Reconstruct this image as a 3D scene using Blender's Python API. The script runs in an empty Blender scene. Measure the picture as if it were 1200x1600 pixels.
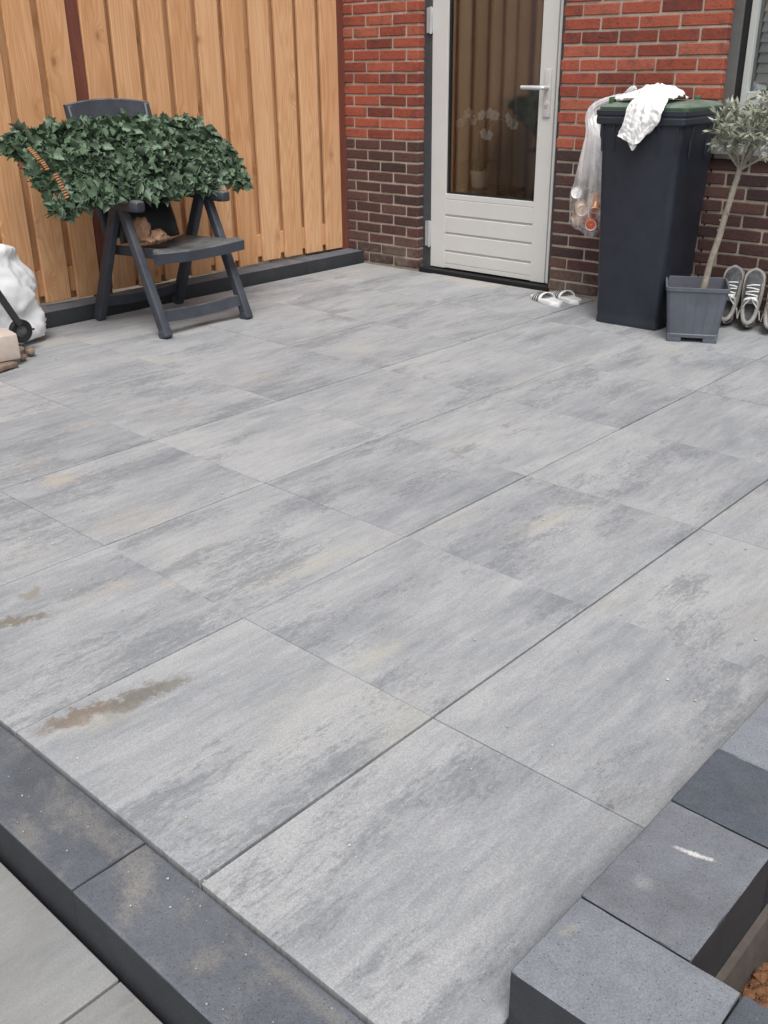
import bpy, bmesh, math, random
from mathutils import Vector, Matrix, Euler, noise as mnoise
R = math.radians
PI = math.pi
random.seed(7)
scn = bpy.context.scene
COL = scn.collection

# ------------------------------------------------------------------ camera, sky, sun, exposure
F_PX, PITCH, ROLL, YAW = 1531.157, 0.429167, -0.011041, -0.743360
CAM = Vector((1.05257, -0.68667, 1.22412))
fw = Vector((math.sin(YAW)*math.cos(PITCH), math.cos(YAW)*math.cos(PITCH), -math.sin(PITCH)))
rt = Vector((math.cos(YAW), -math.sin(YAW), 0))
upv = rt.cross(fw)
rt2 = math.cos(ROLL)*rt + math.sin(ROLL)*upv
up2 = -math.sin(ROLL)*rt + math.cos(ROLL)*upv
cd = bpy.data.cameras.new('camera')
cam = bpy.data.objects.new('camera', cd)
COL.objects.link(cam)
cam.matrix_world = Matrix(((rt2.x, up2.x, -fw.x, CAM.x), (rt2.y, up2.y, -fw.y, CAM.y), (rt2.z, up2.z, -fw.z, CAM.z), (0, 0, 0, 1)))
cd.sensor_fit = 'VERTICAL'
cd.sensor_height = 24
cd.lens = F_PX/1600*24
cd.clip_start = 0.02
cd.clip_end = 2000
scn.camera = cam

SUN_DIR = Vector((0.42, -0.42, 1.0)).normalized()      # towards the sun
world = bpy.data.worlds.new('World')
scn.world = world
world.use_nodes = True
wt = world.node_tree
wt.nodes.clear()
sky = wt.nodes.new('ShaderNodeTexSky')
sky.sky_type = 'NISHITA'
sky.sun_disc = False
sky.sun_elevation = math.asin(SUN_DIR.z)
sky.sun_rotation = math.atan2(SUN_DIR.x, SUN_DIR.y)
sky.air_density = 1.0
sky.dust_density = 4.0
hs = wt.nodes.new('ShaderNodeHueSaturation')             # cloud cover: the sky's light is nearly white
hs.inputs['Saturation'].default_value = 0.22
bg = wt.nodes.new('ShaderNodeBackground')
bg.inputs['Strength'].default_value = 0.15
wo = wt.nodes.new('ShaderNodeOutputWorld')
wt.links.new(sky.outputs[0], hs.inputs['Color'])
wt.links.new(hs.outputs[0], bg.inputs['Color'])
wt.links.new(bg.outputs[0], wo.inputs['Surface'])
sd = bpy.data.lights.new('sun', 'SUN')
sd.energy = 1.9
sd.angle = R(30)
sd.color = (1.0, 0.97, 0.93)
sun = bpy.data.objects.new('sun', sd)
COL.objects.link(sun)
sun.rotation_euler = SUN_DIR.to_track_quat('Z', 'Y').to_euler()
sun.location = (3, -3, 8)
scn.view_settings.view_transform = 'Standard'
scn.view_settings.look = 'None'
scn.view_settings.exposure = 0.17
scn.view_settings.gamma = 1

# ------------------------------------------------------------------ node helpers
def nd(nt, typ, props=None, **ins):
    n = nt.nodes.new('ShaderNode'+typ)
    for k, v in (props or {}).items():
        setattr(n, k, v)
    for k, v in ins.items():
        key = int(k[1:]) if k[0] == 'i' and k[1:].isdigit() else k.replace('_', ' ')
        s = n.inputs[key]
        if isinstance(v, bpy.types.NodeSocket):
            nt.links.new(v, s)
        else:
            s.default_value = v
    return n
def math_(nt, op, a, b=0.0, clamp=False):
    return nd(nt, 'Math', {'operation': op, 'use_clamp': clamp}, i0=a, i1=b).outputs[0]
def mixc(nt, fac, a, b, mode='MIX'):
    n = nt.nodes.new('ShaderNodeMix')
    n.data_type = 'RGBA'
    n.blend_type = mode
    for s, v in ((n.inputs[0], fac), (n.inputs[6], a), (n.inputs[7], b)):
        if isinstance(v, bpy.types.NodeSocket):
            nt.links.new(v, s)
        else:
            s.default_value = v if not isinstance(v, tuple) or len(v) == 4 else (*v, 1)
    return n.outputs[2]
def ramp(nt, fac, stops, interp='LINEAR'):
    n = nt.nodes.new('ShaderNodeValToRGB')
    n.color_ramp.interpolation = interp
    el = n.color_ramp.elements
    while len(el) < len(stops):
        el.new(0.5)
    for e, (p, c) in zip(el, stops):
        e.position = p
        e.color = (c, c, c, 1) if not isinstance(c, tuple) else (*c, 1)
    nt.links.new(fac, n.inputs[0])
    return n.outputs[0]
def mrange(nt, v, a, b, c=0.0, d=1.0, smooth=True):
    n = nd(nt, 'MapRange', {'interpolation_type': 'SMOOTHSTEP' if smooth else 'LINEAR'}, i0=v, i1=a, i2=b, i3=c, i4=d)
    return n.outputs[0]
def noise_(nt, vec, scale, detail=4, rough=0.6, dist=0.0, col=False):
    n = nd(nt, 'TexNoise', None, Vector=vec, Scale=scale, Detail=detail, Roughness=rough, Distortion=dist)
    return n.outputs['Color' if col else 'Fac']
def mapping(nt, vec, scale=(1, 1, 1), loc=(0, 0, 0), rot=(0, 0, 0)):
    n = nd(nt, 'Mapping', None, Vector=vec, Location=loc, Rotation=rot, Scale=scale)
    return n.outputs[0]
def newmat(name, rough=0.7, spec=0.4):
    m = bpy.data.materials.new(name)
    m.use_nodes = True
    nt = m.node_tree
    p = nt.nodes['Principled BSDF']
    p.inputs['Roughness'].default_value = rough
    p.inputs['Specular IOR Level'].default_value = spec
    return m, nt, p
def objvec(nt, jitter=True):
    """Object coordinates, shifted per object so that no two alike pieces show the same grain."""
    tc = nd(nt, 'TexCoord')
    if not jitter:
        return tc.outputs['Object']
    oi = nd(nt, 'ObjectInfo')
    r = math_(nt, 'MULTIPLY', oi.outputs['Random'], 137.0)
    r2 = math_(nt, 'MULTIPLY', oi.outputs['Random'], 71.3)
    cb = nd(nt, 'CombineXYZ', None, X=r, Y=r2, Z=r)
    return nd(nt, 'VectorMath', {'operation': 'ADD'}, i0=tc.outputs['Object'], i1=cb.outputs[0]).outputs[0]
def rnd(nt):
    return nd(nt, 'ObjectInfo').outputs['Random']
def bump(nt, p, h, strength=0.3, dist=0.002):
    b = nd(nt, 'Bump', None, Strength=strength, Distance=dist, Height=h)
    nt.links.new(b.outputs[0], p.inputs['Normal'])
def setc(nt, p, sock):
    nt.links.new(sock, p.inputs['Base Color'])
def simple(name, col, rough=0.6, spec=0.4, var=0.12, scale=30, metal=0.0, bmp=0.1, dist=0.001, jitter=True):
    m, nt, p = newmat(name, rough, spec)
    v = objvec(nt, jitter)
    n = noise_(nt, v, scale, 5, 0.65)
    n2 = noise_(nt, v, scale*0.13, 3, 0.6)
    f = math_(nt, 'ADD', math_(nt, 'MULTIPLY', n, 0.5), math_(nt, 'MULTIPLY', n2, 0.5))
    lo = tuple(max(0, c*(1-var*1.6)) for c in col)
    hi = tuple(min(1, c*(1+var*1.6)) for c in col)
    setc(nt, p, ramp(nt, f, [(0.3, lo), (0.7, hi)]))
    p.inputs['Metallic'].default_value = metal
    nt.links.new(mrange(nt, n2, 0.3, 0.7, max(0, rough-0.08), min(1, rough+0.1)), p.inputs['Roughness'])
    if bmp:
        bump(nt, p, n, bmp, dist)
    return m

# ------------------------------------------------------------------ materials
STAINS = [  # world x, y, half length along y, half width, turn, colour, strength
    (-0.548, 0.115, 0.110, 0.034, 0.22, (0.180, 0.142, 0.112), 0.95),
    (-0.512, 0.225, 0.095, 0.038, -0.05, (0.150, 0.138, 0.118), 0.92),
    (-0.500, 0.305, 0.055, 0.028, 0.1, (0.165, 0.152, 0.128), 0.8),
    (-0.500, 0.130, 0.100, 0.040, 0.3, (0.40, 0.37, 0.30), 0.45),
    (-1.005, 0.224, 0.100, 0.026, 0.5, (0.17, 0.15, 0.115), 0.95),
    (-1.098, 0.319, 0.035, 0.030, 0.0, (0.22, 0.19, 0.14), 0.7),
    (-0.968, 0.491, 0.060, 0.030, 0.3, (0.45, 0.38, 0.28), 0.5),
    (-0.878, 0.580, 0.045, 0.025, 0.0, (0.46, 0.38, 0.31), 0.5),
    (-1.723, 0.770, 0.075, 0.060, 0.3, (0.47, 0.38, 0.26), 0.6),
    (-0.239, 0.700, 0.100, 0.035, 0.0, (0.44, 0.42, 0.33), 0.55),
    (-0.677, 0.900, 0.220, 0.045, 0.1, (0.44, 0.42, 0.34), 0.5),
    (-0.352, 1.547, 0.200, 0.045, 0.1, (0.44, 0.42, 0.33), 0.5),
    (-2.150, 1.100, 0.120, 0.050, 0.1, (0.43, 0.40, 0.33), 0.4),
    (0.408, 0.606, 0.008, 0.012, 0.0, (0.13, 0.12, 0.09), 0.7),
    (-3.322, 1.700, 0.150, 0.080, 0.1, (0.42, 0.37, 0.29), 0.5),
    (-2.097, 2.573, 0.120, 0.090, 0.2, (0.50, 0.48, 0.40), 0.4),
    (-3.050, 2.400, 0.060, 0.045, 0.4, (0.22, 0.16, 0.11), 0.7),
    (-2.650, 4.130, 0.100, 0.400, 0.0, (0.46, 0.40, 0.31), 0.5),
    (-1.800, 4.120, 0.070, 0.300, 0.0, (0.40, 0.33, 0.25), 0.5),
    (-3.350, 4.100, 0.080, 0.250, 0.0, (0.42, 0.38, 0.31), 0.45),
]
def slab_material(name, dirt=0.0):
    m, nt, p = newmat(name, 0.72, 0.35)
    v = objvec(nt)
    r = rnd(nt)
    broad = noise_(nt, mapping(nt, v, (5.0, 1.5, 1)), 1.0, 5, 0.65, 0.3)
    broad2 = noise_(nt, mapping(nt, v, (4.0, 1.6, 1), (31, 17, 5)), 1.0, 4, 0.6, 0.2)
    streak = noise_(nt, mapping(nt, v, (17, 2.6, 1)), 1.0, 8, 0.74, 0.2)
    fleck = noise_(nt, mapping(nt, v, (120, 46, 40)), 1.0, 5, 0.78)
    grain = noise_(nt, v, 420, 3, 0.7)
    tone = math_(nt, 'ADD', broad, mrange(nt, r, 0, 1, -0.06, 0.06, False))
    fine = noise_(nt, mapping(nt, v, (44, 7, 1), (3, 8, 1)), 1.0, 7, 0.75, 0.2)
    tone = math_(nt, 'ADD', math_(nt, 'MULTIPLY', tone, 0.46), math_(nt, 'ADD', math_(nt, 'MULTIPLY', streak, 0.24), math_(nt, 'ADD', math_(nt, 'MULTIPLY', fine, 0.17), math_(nt, 'MULTIPLY', fleck, 0.13))))
    col = ramp(nt, tone, [(0.36, (0.218, 0.232, 0.254)), (0.47, (0.302, 0.315, 0.330)), (0.56, (0.366, 0.375, 0.384)), (0.66, (0.410, 0.414, 0.410))])
    speck = noise_(nt, mapping(nt, v, (300, 190, 40), (2, 2, 2)), 1.0, 3, 0.7)
    sk_ = mrange(nt, math_(nt, 'ADD', math_(nt, 'MULTIPLY', speck, 0.6), math_(nt, 'MULTIPLY', fine, 0.4)), 0.40, 0.60, 0.905, 1.07)
    col = mixc(nt, 1.0, col, nd(nt, 'CombineXYZ', None, X=sk_, Y=sk_, Z=sk_).outputs[0], 'MULTIPLY')
    # darker worn streaks with a granular edge
    k = math_(nt, 'ADD', math_(nt, 'MULTIPLY', streak, 0.56), math_(nt, 'MULTIPLY', fleck, 0.44))
    k = math_(nt, 'ADD', k, mrange(nt, broad2, 0.35, 0.68, -0.09, 0.085))
    dark = mrange(nt, k, 0.495, 0.625)
    col = mixc(nt, math_(nt, 'MULTIPLY', dark, 0.64), col, (0.150, 0.163, 0.182))
    # sandy tint
    tint = mrange(nt, noise_(nt, mapping(nt, v, (3.2, 1.6, 1), (9, 3, 1)), 1.0, 3, 0.6), 0.56, 0.74)
    col = mixc(nt, math_(nt, 'MULTIPLY', tint, 0.30), col, (0.42, 0.40, 0.345))
    g = mrange(nt, grain, 0.28, 0.72, 0.72, 1.22, False)
    gc = nd(nt, 'CombineXYZ', None, X=g, Y=g, Z=g).outputs[0]
    col = mixc(nt, 1.0, col, gc, 'MULTIPLY')
    # pits
    vor = nd(nt, 'TexVoronoi', None, Vector=mapping(nt, v, (1, 0.6, 1)), Scale=130.0)
    pit = math_(nt, 'MULTIPLY', mrange(nt, vor.outputs['Distance'], 0.08, 0.26, 1, 0), mrange(nt, k, 0.47, 0.60))
    col = mixc(nt, math_(nt, 'MULTIPLY', pit, 0.5), col, (0.09, 0.10, 0.12))
    if dirt:                    # trodden, dusty lower slabs
        col = mixc(nt, math_(nt, 'MULTIPLY', mrange(nt, broad2, 0.3, 0.7, 0.6, 1.2), dirt), col, (0.185, 0.178, 0.164))
    # mud, sand and cement marks where they lie on the terrace
    geo = nd(nt, 'NewGeometry').outputs['Position']
    wob = noise_(nt, geo, 28, 5, 0.7, 0.0, True)
    wv = nd(nt, 'VectorMath', {'operation': 'SUBTRACT'}, i0=wob, i1=(0.5, 0.5, 0.5)).outputs[0]
    wv = nd(nt, 'VectorMath', {'operation': 'SCALE'}, i0=wv, Scale=0.11).outputs[0]
    pos = nd(nt, 'VectorMath', {'operation': 'ADD'}, i0=geo, i1=wv).outputs[0]
    for (x, y, hl, hw, t, c3, st) in STAINS:
        q = nd(nt, 'VectorMath', {'operation': 'SUBTRACT'}, i0=pos, i1=(x, y, 0)).outputs[0]
        q = mapping(nt, q, (1/hw, 1/hl, 0), (0, 0, 0), (0, 0, 0)) if t == 0 else mapping(nt, mapping(nt, q, (1, 1, 1), (0, 0, 0), (0, 0, t)), (1/hw, 1/hl, 0))
        l = nd(nt, 'VectorMath', {'operation': 'LENGTH'}, i0=q).outputs['Value']
        l = math_(nt, 'ADD', l, math_(nt, 'MULTIPLY', math_(nt, 'SUBTRACT', fleck, 0.5), 1.1))
        k = mrange(nt, l, 0.45 if st > 0.6 else 0.0, 1.10 if st > 0.6 else 1.3, st*(1.0 if st > 0.6 else 0.8), 0)
        k = math_(nt, 'MULTIPLY', k, mrange(nt, speck, 0.30, 0.55, 0.55, 1))
        col = mixc(nt, k, col, c3)
    setc(nt, p, col)
    h = math_(nt, 'ADD', math_(nt, 'MULTIPLY', grain, 0.6), math_(nt, 'MULTIPLY', pit, -0.8))
    bump(nt, p, h, 0.35, 0.0012)
    return m
def kerb_material(name, base, dust=0.5, side=0.35, marks=()):
    m, nt, p = newmat(name, 0.75, 0.35)
    v = objvec(nt)
    big = noise_(nt, v, 5, 5, 0.65, 0.4)
    mid = noise_(nt, v, 22, 5, 0.7)
    grain = noise_(nt, v, 330, 3, 0.7)
    s = math_(nt, 'ADD', math_(nt, 'MULTIPLY', big, 0.5), math_(nt, 'MULTIPLY', mid, 0.5))
    r = mrange(nt, rnd(nt), 0, 1, 0.82, 1.2, False)
    col = ramp(nt, s, [(0.34, tuple(c*0.80 for c in base)), (0.66, tuple(c*1.22 for c in base))])
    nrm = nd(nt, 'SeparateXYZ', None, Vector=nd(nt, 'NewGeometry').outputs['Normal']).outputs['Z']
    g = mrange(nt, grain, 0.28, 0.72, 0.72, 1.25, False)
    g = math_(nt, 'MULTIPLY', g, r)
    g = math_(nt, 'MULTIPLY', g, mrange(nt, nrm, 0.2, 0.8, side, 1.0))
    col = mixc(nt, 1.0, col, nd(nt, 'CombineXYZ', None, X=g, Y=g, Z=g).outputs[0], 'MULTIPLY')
    # sand dust on the top face, gathered in cloudy patches
    d = mrange(nt, noise_(nt, mapping(nt, v, (1, 1, 1), (3, 7, 2)), 7, 6, 0.7, 0.5), 0.50, 0.72, 0, dust)
    d = math_(nt, 'MULTIPLY', d, mrange(nt, nrm, 0.5, 0.9))
    d = math_(nt, 'MULTIPLY', d, mrange(nt, grain, 0.3, 0.6, 0.4, 1))
    col = mixc(nt, d, col, (0.36, 0.33, 0.27))
    vor = nd(nt, 'TexVoronoi', None, Vector=v, Scale=85.0)
    sp = math_(nt, 'MULTIPLY', mrange(nt, vor.outputs['Distance'], 0.04, 0.10, 1, 0), mrange(nt, vor.outputs['Color'], 0.72, 0.78))
    col = mixc(nt, math_(nt, 'MULTIPLY', sp, 0.5), col, (0.33, 0.33, 0.32))
    geo = nd(nt, 'NewGeometry').outputs['Position']
    for (x, y, hx, hy, t, c3, st) in marks:       # chalky scrapes and sand where they lie
        q = nd(nt, 'VectorMath', {'operation': 'SUBTRACT'}, i0=geo, i1=(x, y, 0)).outputs[0]
        q = mapping(nt, mapping(nt, q, (1, 1, 1), (0, 0, 0), (0, 0, t)), (1/hx, 1/hy, 0))
        l = nd(nt, 'VectorMath', {'operation': 'LENGTH'}, i0=q).outputs['Value']
        l = math_(nt, 'ADD', l, math_(nt, 'MULTIPLY', math_(nt, 'SUBTRACT', noise_(nt, geo, 60, 7, 0.8), 0.5), 2.2))
        k = math_(nt, 'MULTIPLY', mrange(nt, l, 0.2, 1.0, st, 0), mrange(nt, grain, 0.3, 0.55, 0.4, 1))
        col = mixc(nt, math_(nt, 'MULTIPLY', k, mrange(nt, nrm, 0.5, 0.9)), col, c3)
    setc(nt, p, col)
    vor2 = nd(nt, 'TexVoronoi', None, Vector=v, Scale=190.0)
    pk = math_(nt, 'MULTIPLY', mrange(nt, vor2.outputs['Distance'], 0.12, 0.30, 1, 0), mrange(nt, vor2.outputs['Color'], 0.60, 0.70))
    col = mixc(nt, math_(nt, 'MULTIPLY', pk, 0.65), col, (0.035, 0.04, 0.05))
    setc(nt, p, col)
    bump(nt, p, math_(nt, 'ADD', grain, math_(nt, 'SUBTRACT', math_(nt, 'MULTIPLY', sp, 0.6), pk)), 0.45, 0.0014)
    return m
def brick_material(name, stops, soot=0.0):
    m, nt, p = newmat(name, 0.88, 0.2)
    v = objvec(nt)
    n = noise_(nt, mapping(nt, v, (1, 1, 2.2)), 26, 6, 0.7, 0.3)
    fine = noise_(nt, v, 190, 4, 0.7)
    k = math_(nt, 'ADD', math_(nt, 'MULTIPLY', rnd(nt), 0.74), math_(nt, 'MULTIPLY', n, 0.26))
    col = ramp(nt, k, stops)
    patch = mrange(nt, noise_(nt, v, 11, 4, 0.6), 0.50, 0.68)
    col = mixc(nt, math_(nt, 'MULTIPLY', patch, 0.42), col, (0.085, 0.048, 0.045))
    g = mrange(nt, fine, 0.3, 0.7, 0.76, 1.2, False)
    col = mixc(nt, 1.0, col, nd(nt, 'CombineXYZ', None, X=g, Y=g, Z=g).outputs[0], 'MULTIPLY')
    # splashed mortar and lime on the lowest courses
    z = nd(nt, 'SeparateXYZ', None, Vector=nd(nt, 'NewGeometry').outputs['Position']).outputs['Z']
    low = math_(nt, 'MULTIPLY', mrange(nt, z, 0.02, 0.20, 1, 0), mrange(nt, noise_(nt, nd(nt, 'NewGeometry').outputs['Position'], 7, 5, 0.7), 0.38, 0.62))
    col = mixc(nt, math_(nt, 'MULTIPLY', low, 0.55), col, (0.25, 0.215, 0.18))
    setc(nt, p, col)
    crease = noise_(nt, mapping(nt, v, (1, 1, 4.5)), 42, 6, 0.8, 0.8)
    dk = mrange(nt, crease, 0.36, 0.50, 0.45, 1)
    col = mixc(nt, 1.0, col, nd(nt, 'CombineXYZ', None, X=dk, Y=dk, Z=dk).outputs[0], 'MULTIPLY')
    lt = mrange(nt, noise_(nt, mapping(nt, v, (1, 1, 2.0), (5, 5, 5)), 60, 5, 0.75), 0.58, 0.72, 0, 0.35)
    col = mixc(nt, lt, col, (0.42, 0.27, 0.20))
    setc(nt, p, col)
    bump(nt, p, math_(nt, 'ADD', math_(nt, 'MULTIPLY', crease, 1.0), math_(nt, 'MULTIPLY', fine, 0.4)), 0.6, 0.005)
    return m
def wood_material(name, light, dark, knots=True):
    m, nt, p = newmat(name, 0.62, 0.3)
    v = objvec(nt)
    vk = mapping(nt, v, (0, 6.0, 3.2))
    vor = nd(nt, 'TexVoronoi', None, Vector=vk, Scale=1.05, Randomness=1.0)
    dk = vor.outputs['Distance']
    pull = mrange(nt, dk, 0.0, 0.34, 1, 0)
    sx = nd(nt, 'SeparateXYZ', None, Vector=v)
    bend = math_(nt, 'MULTIPLY', pull, 0.045)
    y2 = math_(nt, 'ADD', sx.outputs['Y'], bend)
    v2 = nd(nt, 'CombineXYZ', None, X=sx.outputs['X'], Y=y2, Z=sx.outputs['Z']).outputs[0]
    sweep = noise_(nt, mapping(nt, v2, (1, 9, 0.55)), 1.0, 2, 0.5, 0.2)
    wave = math_(nt, 'SINE', math_(nt, 'MULTIPLY', sweep, 130))
    wave = mrange(nt, wave, -1, 1)
    fib = noise_(nt, mapping(nt, v2, (160, 160, 3.0)), 1.0, 4, 0.7)
    broad = noise_(nt, mapping(nt, v, (3, 7, 0.8)), 1.0, 3, 0.6)
    k = math_(nt, 'ADD', math_(nt, 'MULTIPLY', wave, 0.16), math_(nt, 'ADD', math_(nt, 'MULTIPLY', fib, 0.46), math_(nt, 'MULTIPLY', broad, 0.50)))
    k = math_(nt, 'ADD', k, mrange(nt, rnd(nt), 0, 1, -0.17, 0.07, False))
    col = ramp(nt, k, [(0.30, light), (0.55, tuple((a+b)/2 for a, b in zip(light, dark))), (0.85, dark)])
    if knots:
        kn = mrange(nt, dk, 0.03, 0.115, 1, 0)
        col = mixc(nt, math_(nt, 'MULTIPLY', kn, 0.75), col, tuple(c*0.34 for c in dark))
        halo = mrange(nt, dk, 0.08, 0.26, 0.35, 0)
        col = mixc(nt, halo, col, tuple(c*0.85 for c in dark))
    setc(nt, p, col)
    bump(nt, p, math_(nt, 'ADD', fib, math_(nt, 'MULTIPLY', wave, 0.3)), 0.25, 0.0012)
    return m
def leaf_material(name, a, b, back, rough=0.42):
    m, nt, p = newmat(name, rough, 0.45)
    v = objvec(nt)
    geo = nd(nt, 'NewGeometry')
    n = noise_(nt, v, 24, 3, 0.6)
    isl = geo.outputs['Random Per Island']
    k = math_(nt, 'ADD', math_(nt, 'MULTIPLY', isl, 0.45), math_(nt, 'MULTIPLY', rnd(nt), 0.2))
    k = math_(nt, 'ADD', k, math_(nt, 'MULTIPLY', n, 0.35))
    col = ramp(nt, k, [(0.2, a), (0.85, b)])
    col = mixc(nt, geo.outputs['Backfacing'], col, back)
    setc(nt, p, col)
    bump(nt, p, noise_(nt, v, 160, 3, 0.6), 0.2, 0.001)
    return m
def glass_material():
    m = bpy.data.materials.new('double_glazing')
    m.use_nodes = True
    nt = m.node_tree
    nt.nodes.clear()
    out = nd(nt, 'OutputMaterial')
    gl = nd(nt, 'BsdfGlossy', None, Roughness=0.05)
    gl.inputs['Color'].default_value = (0.86, 0.93, 1, 1)
    tr = nd(nt, 'BsdfTransparent')
    tr.inputs['Color'].default_value = (0.95, 0.965, 0.96, 1)
    lw = nd(nt, 'LayerWeight', None, Blend=0.35)
    f = mrange(nt, lw.outputs['Fresnel'], 0.0, 1.0, 0.075, 1.0, False)
    mx = nd(nt, 'MixShader', None, i0=f, i1=tr.outputs[0], i2=gl.outputs[0])
    nt.links.new(mx.outputs[0], out.inputs['Surface'])
    return m
def bag_material():
    m = bpy.data.materials.new('clear_plastic_film')
    m.use_nodes = True
    nt = m.node_tree
    nt.nodes.clear()
    out = nd(nt, 'OutputMaterial')
    tr = nd(nt, 'BsdfTransparent')
    tr.inputs['Color'].default_value = (0.93, 0.94, 0.95, 1)
    df = nd(nt, 'BsdfDiffuse')
    df.inputs['Color'].default_value = (0.90, 0.91, 0.92, 1)
    tl = nd(nt, 'BsdfTranslucent')
    tl.inputs['Color'].default_value = (0.90, 0.91, 0.92, 1)
    gl = nd(nt, 'BsdfGlossy', None, Roughness=0.18)
    v = objvec(nt, False)
    crease = noise_(nt, mapping(nt, v, (26, 26, 2.0)), 1.0, 4, 0.7, 0.4)
    crk = noise_(nt, v, 26, 4, 0.7, 0.3)
    dens = mrange(nt, math_(nt, 'ADD', math_(nt, 'MULTIPLY', crease, 0.7), math_(nt, 'MULTIPLY', crk, 0.3)), 0.40, 0.66, 0.06, 0.60)
    zz = nd(nt, 'SeparateXYZ', None, Vector=v).outputs['Z']      # gathered film lies in more layers
    dens = math_(nt, 'ADD', dens, mrange(nt, zz, 0.16, 0.38, 0.0, 0.48), True)
    b = nd(nt, 'Bump', None, Strength=0.4, Distance=0.008, Height=crease)
    for s in (df, gl, tl):
        nt.links.new(b.outputs[0], s.inputs['Normal'])
    m0 = nd(nt, 'MixShader', None, i0=0.22, i1=df.outputs[0], i2=tl.outputs[0])
    m1 = nd(nt, 'MixShader', None, i0=dens, i1=tr.outputs[0], i2=m0.outputs[0])
    m2 = nd(nt, 'MixShader', None, i0=0.12, i1=m1.outputs[0], i2=gl.outputs[0])
    nt.links.new(m2.outputs[0], out.inputs['Surface'])
    return m
def soil_material():
    m, nt, p = newmat('orange_brown_soil', 0.95, 0.1)
    v = objvec(nt, False)
    n = noise_(nt, v, 18, 6, 0.7)
    n2 = noise_(nt, v, 130, 4, 0.7)
    k = math_(nt, 'ADD', math_(nt, 'MULTIPLY', n, 0.6), math_(nt, 'MULTIPLY', n2, 0.4))
    setc(nt, p, ramp(nt, k, [(0.3, (0.09, 0.042, 0.022)), (0.7, (0.30, 0.155, 0.085))]))
    bump(nt, p, k, 0.8, 0.01)
    return m
M = {}
M['slab'] = slab_material('grey_streaked_concrete')
M['slab_dirty'] = slab_material('dusty_grey_concrete', 0.70)
SAND = (0.34, 0.31, 0.26)
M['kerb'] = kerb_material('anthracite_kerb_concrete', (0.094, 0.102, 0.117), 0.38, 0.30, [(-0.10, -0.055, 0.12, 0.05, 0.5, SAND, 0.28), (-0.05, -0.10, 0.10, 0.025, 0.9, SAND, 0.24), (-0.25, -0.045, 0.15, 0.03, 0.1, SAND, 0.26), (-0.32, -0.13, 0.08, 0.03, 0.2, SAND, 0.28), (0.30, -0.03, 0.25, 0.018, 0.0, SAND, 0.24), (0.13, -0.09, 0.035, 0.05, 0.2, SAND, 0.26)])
CHALK = [(0.620, 0.488, 0.040, 0.0065, -0.23, (0.62, 0.61, 0.59), 0.95), (0.588, 0.380, 0.022, 0.022, 0.0, (0.33, 0.33, 0.32), 0.4), (0.553, 0.235, 0.012, 0.030, 0.4, (0.30, 0.29, 0.26), 0.5), (0.655, 0.900, 0.02, 0.006, 0.4, (0.6, 0.6, 0.58), 0.8)]
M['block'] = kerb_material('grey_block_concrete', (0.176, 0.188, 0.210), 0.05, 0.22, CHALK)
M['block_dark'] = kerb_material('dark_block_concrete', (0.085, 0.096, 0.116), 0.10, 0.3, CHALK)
M['sand'] = simple('joint_sand', (0.055, 0.052, 0.048), 0.95, 0.1, 0.3, 90)
M['ground'] = simple('bare_ground', (0.16, 0.13, 0.10), 0.95, 0.1, 0.35, 6)
M['concrete'] = simple('rough_concrete', (0.085, 0.074, 0.066), 0.92, 0.15, 0.25, 40, bmp=0.5, dist=0.004)
M['soil'] = soil_material()
M['brick_red'] = brick_material('red_brick', [(0.0, (0.105, 0.040, 0.034)), (0.20, (0.195, 0.055, 0.040)), (0.45, (0.315, 0.080, 0.052)), (0.8, (0.395, 0.110, 0.068)), (1.0, (0.35, 0.145, 0.108))])
M['brick_dark'] = brick_material('dark_brown_brick', [(0.0, (0.045, 0.036, 0.036)), (0.35, (0.078, 0.045, 0.042)), (0.7, (0.112, 0.056, 0.050)), (1.0, (0.130, 0.080, 0.068))])
M['mortar'] = simple('beige_mortar', (0.40, 0.345, 0.285), 0.95, 0.1, 0.2, 70, bmp=0.5, dist=0.003, jitter=False)
M['wood'] = wood_material('oiled_larch_boards', (0.72, 0.440, 0.245), (0.49, 0.235, 0.100))
M['redwood'] = wood_material('red_brown_hardwood', (0.20, 0.068, 0.045), (0.105, 0.034, 0.024), False)
M['door'] = simple('pale_grey_door_paint', (0.56, 0.56, 0.545), 0.42, 0.4, 0.02, 60, bmp=0.05)
M['frame'] = simple('dark_grey_frame_paint', (0.055, 0.060, 0.066), 0.5, 0.4, 0.12, 25, bmp=0.08)
M['frame2'] = simple('mid_grey_window_frame', (0.105, 0.108, 0.105), 0.55, 0.35, 0.12, 25, bmp=0.08)
M['sash'] = simple('pale_sash_profile', (0.42, 0.44, 0.42), 0.4, 0.4, 0.04, 40, bmp=0.03)
M['rubber'] = simple('black_rubber', (0.015, 0.015, 0.016), 0.6, 0.3, 0.2, 40)
M['steel'] = simple('brushed_aluminium', (0.60, 0.60, 0.60), 0.42, 0.5, 0.06, 80, metal=0.35, bmp=0.04)
M['hinge'] = simple('galvanised_hinge', (0.48, 0.49, 0.50), 0.45, 0.5, 0.1, 60, metal=0.4)
M['stone'] = simple('grey_sill_stone', (0.19, 0.195, 0.20), 0.7, 0.3, 0.15, 50, bmp=0.2)
M['blind'] = simple('white_blind_slat', (0.70, 0.71, 0.70), 0.5, 0.35, 0.03, 30, bmp=0.02)
M['glass'] = glass_material()
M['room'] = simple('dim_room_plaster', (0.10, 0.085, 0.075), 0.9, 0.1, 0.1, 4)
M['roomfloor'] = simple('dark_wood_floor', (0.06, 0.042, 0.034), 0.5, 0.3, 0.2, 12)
M['curtain'] = simple('taupe_curtain', (0.27, 0.225, 0.215), 0.9, 0.1, 0.08, 60)
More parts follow.
